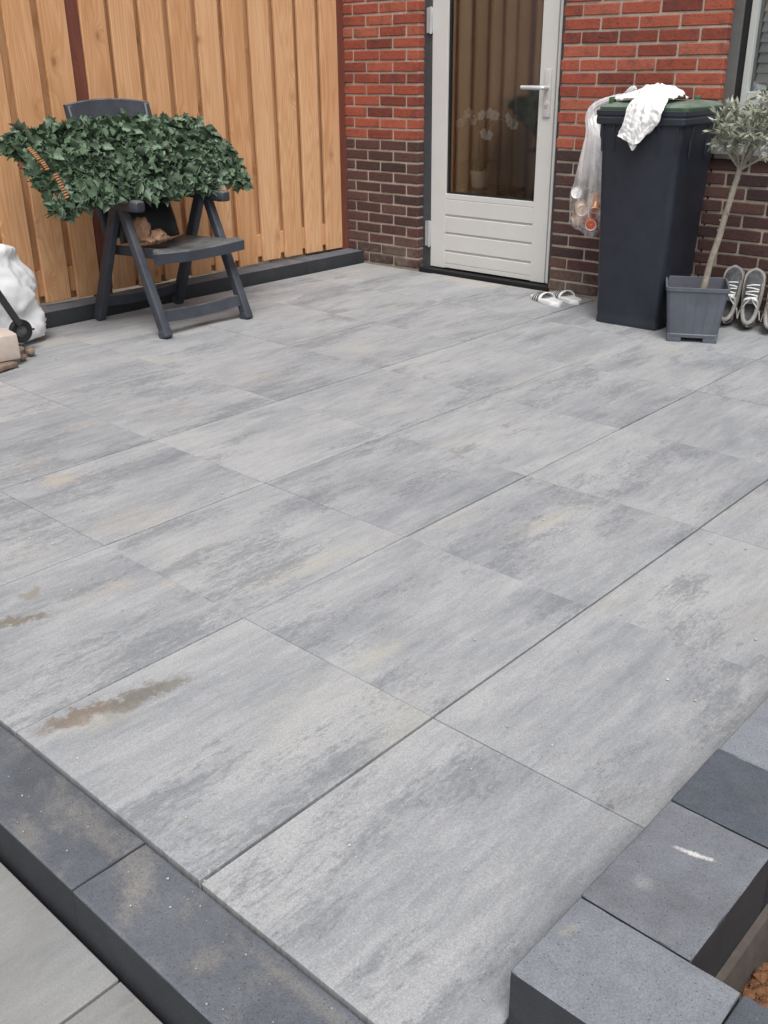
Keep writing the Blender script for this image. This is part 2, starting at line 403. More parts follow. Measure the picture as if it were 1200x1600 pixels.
M['petal'] = simple('white_petal', (0.50, 0.48, 0.46), 0.6, 0.3, 0.03, 60)
M['stem'] = simple('green_stem', (0.06, 0.10, 0.04), 0.6, 0.3, 0.15, 60)
M['ceramic'] = simple('cream_ceramic', (0.62, 0.55, 0.42), 0.3, 0.5, 0.05, 30)
M['glass'].use_fake_user = True
def plastic_worn(name, base, dusty, rough=0.55):
    m, nt, p = newmat(name, rough, 0.4)
    v = objvec(nt)
    n = noise_(nt, v, 9, 5, 0.7, 0.3)
    f = noise_(nt, v, 170, 4, 0.7)
    col = ramp(nt, n, [(0.3, tuple(c*0.85 for c in base)), (0.7, tuple(c*1.2 for c in base))])
    nrm = nd(nt, 'SeparateXYZ', None, Vector=nd(nt, 'NewGeometry').outputs['Normal']).outputs['Z']
    d = math_(nt, 'MULTIPLY', mrange(nt, nrm, 0.2, 0.95, 0.06, 0.75), mrange(nt, n, 0.30, 0.62, 0.25, 1))
    d = math_(nt, 'MULTIPLY', d, mrange(nt, f, 0.3, 0.6, 0.5, 1))
    col = mixc(nt, d, col, dusty)
    scr = noise_(nt, mapping(nt, v, (60, 7, 60), (1, 2, 3), (0.3, 0.5, 0.8)), 1.0, 4, 0.8)
    col = mixc(nt, mrange(nt, scr, 0.66, 0.76, 0, 0.4), col, tuple(min(1, c*2.4) for c in base))
    setc(nt, p, col)
    bump(nt, p, f, 0.15, 0.001)
    return m
M['chair'] = plastic_worn('anthracite_resin', (0.034, 0.041, 0.055), (0.20, 0.20, 0.19))
M['bin'] = plastic_worn('charcoal_bin_plastic', (0.017, 0.021, 0.031), (0.06, 0.064, 0.075), 0.45)
M['lid'] = plastic_worn('green_lid_plastic', (0.045, 0.105, 0.052), (0.26, 0.28, 0.27), 0.45)
M['pot'] = plastic_worn('grey_planter_plastic', (0.088, 0.098, 0.120), (0.16, 0.165, 0.175), 0.55)
M['ivy'] = leaf_material('artificial_ivy', (0.018, 0.046, 0.024), (0.170, 0.250, 0.155), (0.13, 0.18, 0.125), 0.46)
M['willow'] = simple('willow_slat', (0.30, 0.150, 0.075), 0.8, 0.2, 0.25, 60, bmp=0.3)
M['twig'] = simple('dark_brown_twig', (0.075, 0.042, 0.032), 0.85, 0.2, 0.3, 60, bmp=0.3)
M['olive_leaf'] = leaf_material('olive_leaf', (0.135, 0.165, 0.105), (0.33, 0.36, 0.265), (0.40, 0.41, 0.35), 0.5)
M['bark'] = simple('pale_olive_bark', (0.27, 0.245, 0.205), 0.9, 0.15, 0.3, 70, bmp=0.6, dist=0.003)
M['cotton'] = simple('white_cotton', (0.82, 0.82, 0.82), 0.9, 0.1, 0.03, 400, bmp=0.25, dist=0.0008)
M['sack'] = simple('white_plastic_sack', (0.72, 0.73, 0.74), 0.55, 0.3, 0.05, 8, bmp=0.25, dist=0.006)
M['film'] = bag_material()
M['can_end'] = simple('aluminium_can_end', (0.80, 0.80, 0.81), 0.35, 0.5, 0.05, 90, metal=0.3)
M['white_rubber'] = simple('white_slide_rubber', (0.76, 0.77, 0.77), 0.5, 0.35, 0.04, 60, bmp=0.05)
M['black_print'] = simple('black_stripe', (0.02, 0.02, 0.022), 0.5, 0.3, 0.1, 40)
M['shoe_mesh'] = simple('grey_knit_upper', (0.085, 0.088, 0.092), 0.9, 0.15, 0.45, 320, bmp=0.5, dist=0.001)
M['shoe_white'] = simple('worn_white_trim', (0.27, 0.26, 0.245), 0.7, 0.25, 0.14, 40)
M['shoe_sole'] = simple('dark_tan_sole', (0.16, 0.11, 0.085), 0.8, 0.2, 0.3, 60)
M['shoe_in'] = simple('shoe_lining', (0.10, 0.10, 0.10), 0.95, 0.1, 0.2, 200)
M['shoe_rust'] = simple('rust_brown_leather', (0.22, 0.085, 0.05), 0.7, 0.25, 0.2, 60)
M['lace'] = simple('white_lace', (0.72, 0.72, 0.70), 0.9, 0.1, 0.08, 200)
M['lace_tan'] = simple('tan_lace', (0.48, 0.38, 0.28), 0.9, 0.1, 0.1, 200)
M['glove'] = simple('tan_suede', (0.36, 0.22, 0.145), 0.95, 0.1, 0.2, 40, bmp=0.4, dist=0.003)
M['black_steel'] = simple('black_painted_steel', (0.028, 0.029, 0.032), 0.5, 0.4, 0.25, 40)
M['hub_grey'] = simple('grey_plastic_hub', (0.095, 0.095, 0.098), 0.5, 0.4, 0.15, 40)
M['pale_stone'] = simple('pale_pink_stone', (0.50, 0.43, 0.38), 0.9, 0.15, 0.12, 30, bmp=0.4, dist=0.003)
M['rubble'] = simple('brown_rubble', (0.24, 0.175, 0.135), 0.95, 0.1, 0.3, 30, bmp=0.6, dist=0.004)
M['crumb'] = simple('grit_crumb', (0.42, 0.40, 0.36), 0.95, 0.1, 0.4, 30)
M['black_bag'] = simple('black_vinyl', (0.018, 0.019, 0.022), 0.4, 0.45, 0.2, 12, bmp=0.3, dist=0.006)

# ------------------------------------------------------------------ mesh helpers
def box(bm, c, s, rot=None, bev=0.0, seg=1):
    """Box with centre c and full size s."""
    n0 = len(bm.verts)
    r = bmesh.ops.create_cube(bm, size=1.0)
    vs = r['verts']
    bmesh.ops.scale(bm, vec=s, verts=vs)
    if bev:
        ed = list({e for v in vs for e in v.link_edges})
        g = bmesh.ops.bevel(bm, geom=ed, offset=bev, segments=seg, affect='EDGES', profile=0.6)
        vs = list({v for f in g['faces'] for v in f.verts} | {v for v in vs if v.is_valid})
    if rot is not None:
        bmesh.ops.transform(bm, matrix=rot.to_4x4() if hasattr(rot, 'to_4x4') else rot, verts=vs)
    bmesh.ops.translate(bm, vec=c, verts=vs)
    return vs
def boxr(bm, x0, x1, y0, y1, z0, z1, bev=0.0, seg=1):
    return box(bm, ((x0+x1)/2, (y0+y1)/2, (z0+z1)/2), (x1-x0, y1-y0, z1-z0), None, bev, seg)
def loft(bm, rings, close=True, cap=True):
    """Rings of points joined in order."""
    rv = [[bm.verts.new(p) for p in r] for r in rings]
    n = len(rv[0])
    for a, b in zip(rv, rv[1:]):
        for i in range(n if close else n-1):
            j = (i+1) % n
            try:
                bm.faces.new((a[i], a[j], b[j], b[i]))
            except ValueError:
                pass
    if cap and close:
        try:
            bm.faces.new(list(reversed(rv[0])))
            bm.faces.new(rv[-1])
        except ValueError:
            pass
    return rv
def tube(bm, pts, rad, n=8, flat=1.0, cap=True, up=(0, 0, 1)):
    """Round bar along points; rad a number or one per point; flat squeezes it."""
    pts = [Vector(p) for p in pts]
    rad = rad if isinstance(rad, (list, tuple)) else [rad]*len(pts)
    rings = []
    upr = Vector(up)
    for i, p in enumerate(pts):
        d = (pts[min(i+1, len(pts)-1)] - pts[max(i-1, 0)]).normalized()
        a = d.cross(upr)
        if a.length < 1e-3:
            a = d.cross(Vector((1, 0, 0)))
        a.normalize()
        b = a.cross(d).normalized()
        rings.append([p + a*math.cos(2*PI*k/n)*rad[i] + b*math.sin(2*PI*k/n)*rad[i]*flat for k in range(n)])
    loft(bm, rings, True, cap)
def bar(bm, p0, p1, w, h, side, bev=0.004, taper=1.0, seg=1):
    """Rectangular bar from p0 to p1: w along `side`, h across."""
    p0, p1 = Vector(p0), Vector(p1)
    d = (p1-p0)
    L = d.length
    d.normalize()
    s = Vector(side)
    s = (s - d*s.dot(d)).normalized()
    t = d.cross(s)
    b2 = bmesh.new()
    box(b2, (0, 0, 0), (w, h, L), None, bev, seg)
    if taper != 1.0:
        for v in b2.verts:
            k = (v.co.z/L+0.5)
            f = 1+(taper-1)*k
            v.co.x *= f
            v.co.y *= f
    mt = Matrix(((s.x, t.x, d.x, (p0.x+p1.x)/2), (s.y, t.y, d.y, (p0.y+p1.y)/2), (s.z, t.z, d.z, (p0.z+p1.z)/2), (0, 0, 0, 1)))
    b2.transform(mt)
    me = bpy.data.meshes.new('tmp')
    b2.to_mesh(me)
    b2.free()
    bm.from_mesh(me)
    bpy.data.meshes.remove(me)
def jolt(bm, amp, scale, seed=0.0):
    for v in bm.verts:
        q = v.co*scale + Vector((seed, seed*1.7, -seed))
        v.co += Vector((mnoise.noise(q), mnoise.noise(q+Vector((9, 3, 1))), mnoise.noise(q+Vector((2, 8, 5)))))*amp
def rough_edges(bm, amp, cuts, scale=26.0):
    """worn, slightly chipped arrises on cast concrete"""
    ed = [e for e in bm.edges if e.calc_length() > 0.08]
    bmesh.ops.subdivide_edges(bm, edges=ed, cuts=cuts, use_grid_fill=True)
    sd_ = random.uniform(0, 50)
    xs = [max(abs(v.co[k]) for v in bm.verts) for k in range(3)]
    for v in bm.verts:
        near = sum(1 for k in range(3) if abs(v.co[k]) > xs[k]-0.006)
        if near >= 2:
            q = v.co*scale+Vector((sd_, sd_, 0))
            f = amp*(0.5+0.5*mnoise.noise(q))+amp*2.4*max(0, mnoise.noise(q*0.9+Vector((5, 5, 5)))-0.42)
            v.co -= Vector([math.copysign(f, v.co[k]) if abs(v.co[k]) > xs[k]-0.006 else 0 for k in range(3)])
def finish(bm, smooth=False, angle=None):
    bmesh.ops.recalc_face_normals(bm, faces=bm.faces[:])
    me = bpy.data.meshes.new('m')
    if smooth:
        for f in bm.faces:
            f.smooth = True
        if angle is not None:
            for e in bm.edges:
                if len(e.link_faces) == 2 and e.calc_face_angle(0) > angle:
                    e.smooth = False
    bm.to_mesh(me)
    bm.free()
    return me
def mesh_obj(name, me, mat, parent=None, loc=(0, 0, 0), rot=(0, 0, 0), kind=None):
    me.name = name
    if mat is not None and not me.materials:
        me.materials.append(M[mat])
    o = bpy.data.objects.new(name, me)
    COL.objects.link(o)
    o.parent = parent
    o.location = loc
    o.rotation_euler = rot
    if kind:
        o['kind'] = kind
    return o
def obj(name, bm, mat, parent=None, loc=(0, 0, 0), rot=(0, 0, 0), smooth=False, angle=R(40), kind=None):
    return mesh_obj(name, finish(bm, smooth, angle if smooth else None), mat, parent, loc, rot, kind)
def thing(name, label, cat, loc=(0, 0, 0), rotz=0.0, group=None):
    o = bpy.data.objects.new(name, None)
    o.empty_display_size = 0.1
    COL.objects.link(o)
    o.location = loc
    o.rotation_euler = (0, 0, rotz)
    tag(o, label, cat, group)
    return o
def tag(o, label, cat, group=None):
    o['label'] = label
    o['category'] = cat
    if group:
        o['group'] = group
    return o
def part_empty(name, parent, loc=(0, 0, 0), rot=(0, 0, 0)):
    o = bpy.data.objects.new(name, None)
    o.empty_display_size = 0.1
    COL.objects.link(o)
    o.parent = parent
    o.location = loc
    o.rotation_euler = rot
    return o
def B():
    return bmesh.new()

# ------------------------------------------------------------------ ground and paving
b = B()
bmesh.ops.create_grid(b, x_segments=8, y_segments=8, size=150)
mesh_obj('ground', finish(b), 'ground', None, (0, 0, -0.16), kind='structure')

KX = 0.530        # left face of the raised border
KY0 = 0.122       # its front face
BW = 0.178        # width of a border block
BT = 0.105        # height of a border block's top
BED_END = 2.43
b = B()
boxr(b, -3.60, KX-0.004, 0.004, 4.235, -0.15, -0.014)
boxr(b, KX-0.004, 2.60, BED_END+0.01, 4.235, -0.15, -0.014)
boxr(b, KX-0.004, 2.60, -0.010, KY0-0.006, -0.15, -0.014)
patio = obj('patio', b, 'sand', None, kind='structure')
SLAB = {}
def slab_mesh(w, d, mat='slab'):
    k = (round(w, 3), round(d, 3), mat)
    if k not in SLAB:
        q = B()
        box(q, (0, 0, -0.025), (w-0.0050, d-0.0018, 0.05), None, 0.0015, 1)
        me = finish(q)
        me.materials.append(M[mat])
        SLAB[k] = me
    return SLAB[k]
def slab(x0, x1, y0, y1, z, parent, mat='slab'):
    o = mesh_obj('slab', slab_mesh(x1-x0, y1-y0, mat), None, parent, ((x0+x1)/2, (y0+y1)/2, z+random.uniform(-0.0020, 0.0012)))
    o.rotation_euler = (random.uniform(-.0012, .0012), random.uniform(-.0012, .0012), random.uniform(-.0012, .0012))
    return o
for i in range(7):
    for j in range(-6, 5):
        x0, x1, y0, y1 = j*0.6, j*0.6+0.6, i*0.6, i*0.6+0.6
        if j >= 0 and y0 < BED_END-0.01:
            if j == 0:
                slab(x0, KX-0.002, y0, y1, 0, patio)
            continue
        if x1 > 2.5:
            continue
        slab(x0, x1, y0, y1, 0, patio)
slab(KX+0.002, 1.2, 0, KY0-0.004, 0, patio)
slab(1.2, 1.8, 0, KY0-0.004, 0, patio)
# lower terrace in front of the kerb
b = B()
boxr(b, -4.2, 2.6, -2.6, -0.158, -0.158, -0.104)
low = obj('lower_terrace', b, 'sand', None, kind='structure')
for i in range(4):
    for j in range(-7, 4):
        slab(j*0.6-0.008, j*0.6+0.592, -0.162-0.6*(i+1), -0.162-0.6*i, -0.088, low, 'slab_dirty')
# front kerb: metre-long anthracite kerb stones, their tops level with the slabs
kerb = thing('terrace_kerb', 'dark anthracite kerb edging along the low step of the terrace', 'kerb', (-0.145, -0.0785, -0.1))
for k in range(-4, 3):
    b = B()
    box(b, (0, 0, 0), (0.9985, 0.146, 0.15), None, 0.0022, 1)
    rough_edges(b, 0.0009, 34)
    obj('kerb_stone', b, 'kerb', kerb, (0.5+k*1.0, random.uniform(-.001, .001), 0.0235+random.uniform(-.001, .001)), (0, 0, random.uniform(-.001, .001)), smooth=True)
# kerb along the fence
fk = thing('fence_kerb', 'dark anthracite kerb at the foot of the wooden fence', 'kerb', (-3.69, 3.19, -0.1))
for k in range(-5, 2):
    b = B()
    L = 0.997
    box(b, (0, 0, 0), (0.156, L, 0.20), None, 0.004, 2)
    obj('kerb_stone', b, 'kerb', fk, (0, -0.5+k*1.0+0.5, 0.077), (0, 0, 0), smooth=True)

# ------------------------------------------------------------------ raised planting border
bed = thing('raised_border', 'raised border of loose grey concrete blocks around a bed of orange soil', 'border', (KX, KY0, 0))
def block(x0, x1, y0, y1, z1=BT, mat='block'):
    b = B()
    box(b, (0, 0, 0), (x1-x0-0.0018, y1-y0-0.0018, 0.20), None, 0.002, 1)
    rough_edges(b, 0.0009, 18, 34)
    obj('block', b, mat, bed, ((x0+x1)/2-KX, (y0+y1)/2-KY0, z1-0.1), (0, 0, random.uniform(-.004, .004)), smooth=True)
y = KY0
x = KX
for w in (0.250, 0.275, 0.275, 0.275, 0.275):
    block(x, x+w, y, y+0.178, BT+random.uniform(-.001, .001), 'block' if x < KX+0.01 else 'block_dark')
    x += w
XE = x
y = KY0+0.178
for d, dz in ((0.277, 0.0), (0.180, 0.001), (0.277, -0.001), (0.277, 0), (0.18, 0.001), (0.277, 0), (0.277, 0), (0.277, 0.001), (0.108, 0)):
    block(KX, KX+BW, y, y+d, BT+dz, 'block_dark' if abs(d-0.18) < 1e-6 else 'block')
    y += d
x = KX+BW
for w in (0.277, 0.277, 0.277, 0.341):
    block(x, x+w, y-0.178, y, BT)
    x += w
b = B()   # concrete haunch on the inside of the blocks
XI = KX+BW
loft(b, [[(XI, yy, -0.16), (XI, yy, -0.020), (XI+0.012, yy, -0.024), (XI+0.045, yy, -0.16)] for yy in (KY0+0.178+0.001, y-0.179)])
loft(b, [[(xx, KY0+0.178, -0.16), (xx, KY0+0.178, -0.02), (xx, KY0+0.19, -0.024), (xx, KY0+0.22, -0.16)] for xx in (XI, XE)])
jolt(b, 0.003, 30)
obj('haunch', b, 'concrete', bed, (-KX, -KY0, 0))
b = B()
bmesh.ops.create_grid(b, x_segments=70, y_segments=120, size=0.5)
for v in b.verts:
    X = XI+0.02 + (v.co.x+0.5)*(XE-XI-0.02)
    Y = KY0+0.19 + (v.co.y+0.5)*(y-0.18-KY0-0.19)
    q = Vector((X, Y, 0))
    h = -0.075 + 0.05*mnoise.noise(q*3.3) + 0.022*mnoise.noise(q*14) + 0.016*mnoise.noise(q*38) + 0.008*mnoise.noise(q*90)
    h += 0.03*max(0, 1-abs(X-0.95)/0.25)
    v.co = (X, Y, h)
soil = obj('soil', b, 'soil', None, smooth=True, angle=R(60), kind='structure')
b = B()
for k in range(1500):
    near = k < 1100
    X, Y = (random.uniform(XI+0.02, 1.1), random.uniform(KY0+0.20, 0.95)) if near else (random.uniform(XI+0.03, 1.5), random.uniform(KY0+0.22, 2.0))
    s = abs(random.gauss(0, 0.006))+0.003
    q = Vector((X, Y, 0))
    h = -0.075 + 0.05*mnoise.noise(q*3.3) + 0.022*mnoise.noise(q*14) + 0.03*max(0, 1-abs(X-0.95)/0.25)
    r = bmesh.ops.create_icosphere(b, subdivisions=1, radius=s)
    for v in r['verts']:
        v.co = v.co*random.uniform(0.75, 1.2) + Vector((X, Y, h+s*0.4))
obj('soil_clods', b, 'soil', None, smooth=False, kind='stuff')

# ------------------------------------------------------------------ house
WY = 4.21          # face of the bricks
CZ = 0.0648        # course height
BZ = 0.785         # where the red bricks start
BP = 0.221         # brick pitch
house = thing('house', 'brick house back wall, red above dark brown courses, with a glazed garden door', 'house', (-2.2, WY, 0))
HO = Vector((2.2, -WY, 0))
def hp(name, bm, mat, parent=house, smooth=False, kind=None):
    """part built in world coordinates"""
    bm.transform(Matrix.Translation(HO))
    return obj(name, bm, mat, parent, smooth=smooth, kind=kind)
b = B()
D = 4.50
segs = [(-3.86, -3.132, 0.0, 2.75), (-2.126, -1.215, 0.0, 2.75), (-1.215, 2.6, 0.0, 0.80)]
for s in segs:
    boxr(b, s[0]+0.006, s[1]-0.006, WY+0.007, WY+0.105, s[2]-0.12, s[3])
boxr(b, -3.132, -2.126, WY+0.007, WY+0.105, 2.28, 2.75)
boxr(b, -1.215, 2.6, WY+0.007, WY+0.105, 2.28, 2.75)
wall = hp('wall', b, 'mortar')
BM = []
def brick_mesh(w, h, dpt, seed):
    q = B()
    box(q, (0, 0, 0), (w, dpt, h), None, 0.004, 1)
    ed = [e for e in q.edges if abs(e.verts[0].co.x-e.verts[1].co.x) > w*0.5]
    bmesh.ops.subdivide_edges(q, edges=ed, cuts=2)
    for v in q.verts:
        t = v.co*31+Vector((seed*3.1, seed, 0))
        v.co.z += 0.0022*mnoise.noise(t)
        v.co.x += 0.0020*mnoise.noise(t+Vector((4, 5, 6)))
        v.co.y += 0.0016*mnoise.noise(t+Vector((7, 1, 2)))
    return finish(q)
CACHE = {}
def add_brick(x0, x1, zc, rest):
    w = x1-x0
    if w < 0.022:
        return
    red = zc > BZ
    if rest is not None:
        box(rest[0 if red else 1], Vector(((x0+x1)/2, WY+0.05, zc))+HO, (w, 0.1, 0.052), None, 0.004)
        return
    key = (round(w, 2), red, random.randrange(5))
    if key not in CACHE:
        me = brick_mesh(round(w, 2), 0.0525, 0.10, len(CACHE)*1.37)
        me.materials.append(M['brick_red' if red else 'brick_dark'])
        CACHE[key] = me
    o = mesh_obj('brick', CACHE[key], None, wall)
    o.location = Vector(((x0+x1)/2, WY+0.05+random.uniform(-.0022, .0022), zc+random.uniform(-.001, .001)))+HO
    o.rotation_euler = (random.uniform(-.008, .008), random.uniform(-.006, .006), random.uniform(-.006, .006))
rest = (B(), B())
def course(xa, xb, k, far):
    zc = BZ+(k+0.5)*CZ
    ph = -3.5615 if k % 2 == 0 else -3.451
    j0 = math.floor((xa-ph)/BP)
    e = ph+j0*BP
    while e < xb:
        a, c = max(e, xa-0.0055), min(e+BP, xb+0.0055)
        if xb+0.0055-c < 0.045:          # no slivers at a corner: the last brick runs to it
            c = xb+0.0055
            e = xb
        if c-a > 0.03:
            x0, x1 = a+0.0055, c-0.0055
            hidden = far or zc > 1.66 or x0 > -0.55 or x1 < -3.80
            add_brick(x0, x1, zc, rest if hidden else None)
        e += BP
for k in range(-12, 30):
    zc = BZ+(k+0.5)*CZ
    course(-3.86, -3.132, k, False)
    course(-2.126, -1.215 if zc > 0.80 else 2.6, k, False)
    if zc > 2.29:
        course(-3.132, -2.126, k, True)
        course(-1.215, 2.6, k, True)
obj('upper_brickwork', rest[0], 'brick_red', house, kind='stuff')
obj('lower_brickwork', rest[1], 'brick_dark', house, kind='stuff')
b = B()
boxr(b, -3.86, 2.6, WY+0.01, WY+0.11, 2.752, 5.4)
hp('storey_wall', b, 'brick_red')
# the dim room behind the door and window
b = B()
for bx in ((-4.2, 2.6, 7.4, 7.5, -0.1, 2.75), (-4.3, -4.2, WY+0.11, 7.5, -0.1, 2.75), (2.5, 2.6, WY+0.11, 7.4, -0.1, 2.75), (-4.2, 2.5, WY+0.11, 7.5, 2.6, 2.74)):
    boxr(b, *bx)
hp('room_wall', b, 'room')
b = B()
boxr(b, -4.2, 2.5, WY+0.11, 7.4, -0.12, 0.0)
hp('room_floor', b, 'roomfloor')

# door
door = part_empty('door', house)
FY = 4.272
b = B()
boxr(b, -3.205, -3.074, FY, FY+0.09, 0.0, 2.28, 0.003)
boxr(b, -2.176, -2.09, FY+0.004, FY+0.09, 0.0, 2.28, 0.003)
boxr(b, -3.074, -2.176, FY, FY+0.09, 2.20, 2.28, 0.003)
hp('door_frame', b, 'frame', door)
b = B()
boxr(b, -3.13, -2.115, 4.222, FY+0.10, -0.01, 0.022, 0.003)
hp('threshold', b, 'rubber', door)
LX0, LX1, LY = -3.070, -2.196, 4.268
GX0, GX1, GZ0, GZ1 = -2.953, -2.297, 0.486, 2.06
b = B()
boxr(b, LX0, GX0, LY, LY+0.055, 0.030, 2.19, 0.003, 2)
boxr(b, GX1, LX1, LY, LY+0.055, 0.030, 2.19, 0.003, 2)
boxr(b, GX0-0.004, GX1+0.004, LY+0.001, LY+0.054, GZ1, 2.188, 0.002)
boxr(b, GX0-0.004, GX1+0.004, LY+0.010, LY+0.050, 0.034, GZ0-0.002)
boxr(b, GX0-0.003, GX1+0.003, LY+0.0008, LY+0.05, 0.034, 0.060, 0.001)
boxr(b, GX0-0.004, GX1+0.004, LY+0.0012, LY+0.05, GZ0-0.032, GZ0, 0.002)
leaf = hp('leaf', b, 'door', door)
grooves = [0.060-0.005, 0.137, 0.247, 0.355, GZ0-0.032+0.005]
for z0, z1 in zip(grooves, grooves[1:]):
    b = B()
    boxr(b, GX0-0.003, GX1+0.003, LY+0.0006, LY+0.03, z0+0.006, z1-0.006, 0.003)
    hp('panel', b, 'door', door)
b = B()
for (xa, xb, za, zb) in ((GX0, GX0+0.012, GZ0, GZ1), (GX1-0.012, GX1, GZ0, GZ1), (GX0+.012, GX1-.012, GZ0, GZ0+0.010), (GX0+.012, GX1-.012, GZ1-0.012, GZ1)):
    boxr(b, xa, xb, LY+0.014, LY+0.04, za, zb)
hp('gasket', b, 'rubber', door)
b = B()
boxr(b, GX0+0.012, GX1-0.012, LY+0.022, LY+0.026, GZ0+0.010, GZ1-0.012)
hp('pane', b, 'glass', door)
b = B()   # lipped edge of the leaf beside the brick
boxr(b, LX1+0.006, LX1+0.022, LY+0.004, LY+0.05, 0.03, 2.19, 0.002)
hp('edge_strip', b, 'door', door)
b = B()
boxr(b, -2.262, -2.216, LY-0.010, LY+0.002, 0.943, 1.187, 0.004, 2)
hd = hp('handle', b, 'steel', door, True)
b = B()
yy = LY-0.052
tube(b, [(-2.238, LY, 1.094), (-2.238, LY-0.03, 1.094), (-2.240, yy+0.006, 1.094), (-2.252, yy, 1.094), (-2.30, yy, 1.095), (-2.385, yy+0.004, 1.096)], [0.011, 0.011, 0.011, 0.0115, 0.011, 0.0105], 12)
hp('lever', b, 'steel', door, True)
b = B()
tube(b, [(-2.239, LY-0.004, 1.014), (-2.239, LY-0.017, 1.014)], 0.012, 16)
boxr(b, -2.245, -2.233, LY-0.017, LY-0.006, 0.990, 1.012, 0.004)
hp('lock_cylinder', b, 'steel', door, True)
for z in (0.155, 0.31), (1.385, 1.52):
    b = B()
    boxr(b, -3.110, -3.066, LY-0.010, LY+0.004, z[0], z[1], 0.003)
    tube(b, [(-3.074, LY-0.012, z[0]-0.004), (-3.074, LY-0.012, z[1]+0.004)], 0.008, 10)
    hp('hinge', b, 'hinge', door, True)
b = B()
boxr(b, -2.131, -2.122, WY-0.006, WY-0.001, 1.03, 1.10, 0.002)
hp('strike_plate', b, 'rubber', door)

# window on the right
win = part_empty('window', house)
WX = -1.215
b = B()
boxr(b, WX-0.05, -1.166, WY+0.045, WY+0.13, 0.80, 2.28, 0.003)
boxr(b, -1.166, 2.6, WY+0.046, WY+0.13, 0.80, 0.93, 0.003)
boxr(b, -1.166, 2.6, WY+0.046, WY+0.13, 2.20, 2.28, 0.003)
hp('window_frame', b, 'frame2', win)
b = B()
boxr(b, -1.165, -1.128, WY+0.056, WY+0.12, 0.931, 2.199)
hp('gasket', b, 'rubber', win)
b = B()
boxr(b, -1.128, -1.098, WY+0.04, WY+0.11, 0.935, 2.19, 0.004, 2)
boxr(b, -1.098, 1.6, WY+0.041, WY+0.11, 0.935, 1.085, 0.004, 2)
boxr(b, -1.098, 1.6, WY+0.041, WY+0.11, 2.13, 2.19, 0.004, 2)
hp('sash', b, 'sash', win)
b = B()
boxr(b, -1.098, 1.6, WY+0.072, WY+0.076, 1.085, 2.13)
hp('pane', b, 'glass', win)
b = B()
boxr(b, WX-0.028, 2.6, WY-0.035, WY+0.045, 0.803, 0.842, 0.004, 2)
hp('window_sill', b, 'stone', win)
sl = B()
box(sl, (0, 0, 0), (2.6, 0.05, 0.003), Euler((R(60), 0, 0)).to_matrix(), 0)
slat_me = finish(sl)
slat_me.materials.append(M['blind'])
for k in range(24):
    o = mesh_obj('slat', slat_me, None, win, Vector((-1.092+1.3, WY+0.115, 1.10+k*0.044))+HO)
b = B()
for xx in (WX+0.19, WX+0.55, WX+1.0):
    boxr(b, xx-0.001, xx+0.001, WY+0.091, WY+0.093, 1.09, 2.12)
hp('blind_cord', b, 'blind', win)

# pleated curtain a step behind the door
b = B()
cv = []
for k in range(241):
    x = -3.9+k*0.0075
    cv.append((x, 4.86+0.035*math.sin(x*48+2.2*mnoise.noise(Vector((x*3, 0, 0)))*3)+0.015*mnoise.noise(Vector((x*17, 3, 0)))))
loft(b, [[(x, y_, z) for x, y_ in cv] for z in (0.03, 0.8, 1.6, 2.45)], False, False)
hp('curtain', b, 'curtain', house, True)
# orchid on a small stand inside, seen through the door pane
oc = thing('orchid', 'white orchid in a cream pot indoors behind the door glass', 'plant', (-2.850, 4.48, 0.512))
b = B()
n = 14
prof = [(0.045, 0), (0.052, 0.01), (0.062, 0.09), (0.066, 0.1), (0.058, 0.1), (0.05, 0.08)]
loft(b, [[(r*math.cos(2*PI*k/n), r*math.sin(2*PI*k/n), z) for k in range(n)] for r, z in prof])
obj('pot', b, 'ceramic', oc, smooth=True)
b = B()
tube(b, [(0, 0, 0.06), (-0.015, 0, 0.2), (-0.01, 0, 0.34), (-0.04, 0, 0.40), (-0.12, 0.0, 0.41)], 0.004, 6)
tube(b, [(0.01, 0, 0.06), (0.03, 0, 0.22), (0.05, 0, 0.36), (0.12, 0, 0.41), (0.22, 0, 0.40), (0.26, 0, 0.37)], 0.004, 6)
obj('stem', b, 'stem', oc)
for a in range(5):
    b = B()
    pts = []
    for t in range(6):
        u = t/5
        c = Vector((0, 0, 0.1)) + Vector((math.cos(a*1.3), math.sin(a*1.3), 0))*u*0.15 + Vector((0, 0, 0.07*math.sin(u*2.6)-0.03*u*u))
        s = Vector((-math.sin(a*1.3), math.cos(a*1.3), 0))*0.028*math.sin(PI*min(1, u*0.9+0.1))
        pts.append([c-s, c+Vector((0, 0, -0.004)), c+s])
    loft(b, pts, False, False)
    obj('leaf', b, 'stem', oc, smooth=True)
for (x, z) in ((-0.12, 0.40), (-0.085, 0.43), (-0.06, 0.39), (-0.15, 0.37), (0.02, 0.42), (0.07, 0.43), (0.11, 0.42), (0.21, 0.41), (0.25, 0.375), (0.23, 0.39), (0.02, 0.315), (0.055, 0.305)):
    b = B()
    for k in range(5):
        a = k*2*PI/5+0.3
        c = Vector((math.cos(a)*0.018, 0, math.sin(a)*0.018))
        vs = [b.verts.new(c+Vector((math.cos(a+2*PI*j/6)*0.015, -0.004*math.cos(j), math.sin(a+2*PI*j/6)*0.015))) for j in range(6)]
        b.faces.new(vs)
    obj('flower', b, 'petal', oc, (x, -0.01+random.uniform(-.02, .02), z), (random.uniform(-.4, .4), 0, random.uniform(-.5, .5)))
st = thing('plant_stand', 'low dark plant stand indoors carrying the orchid', 'stand', (-2.850, 4.50, 0.012))
b = B()
boxr(b, -0.22, 0.22, -0.14, 0.16, 0.475, 0.498, 0.004)
obj('top', b, 'roomfloor', st)
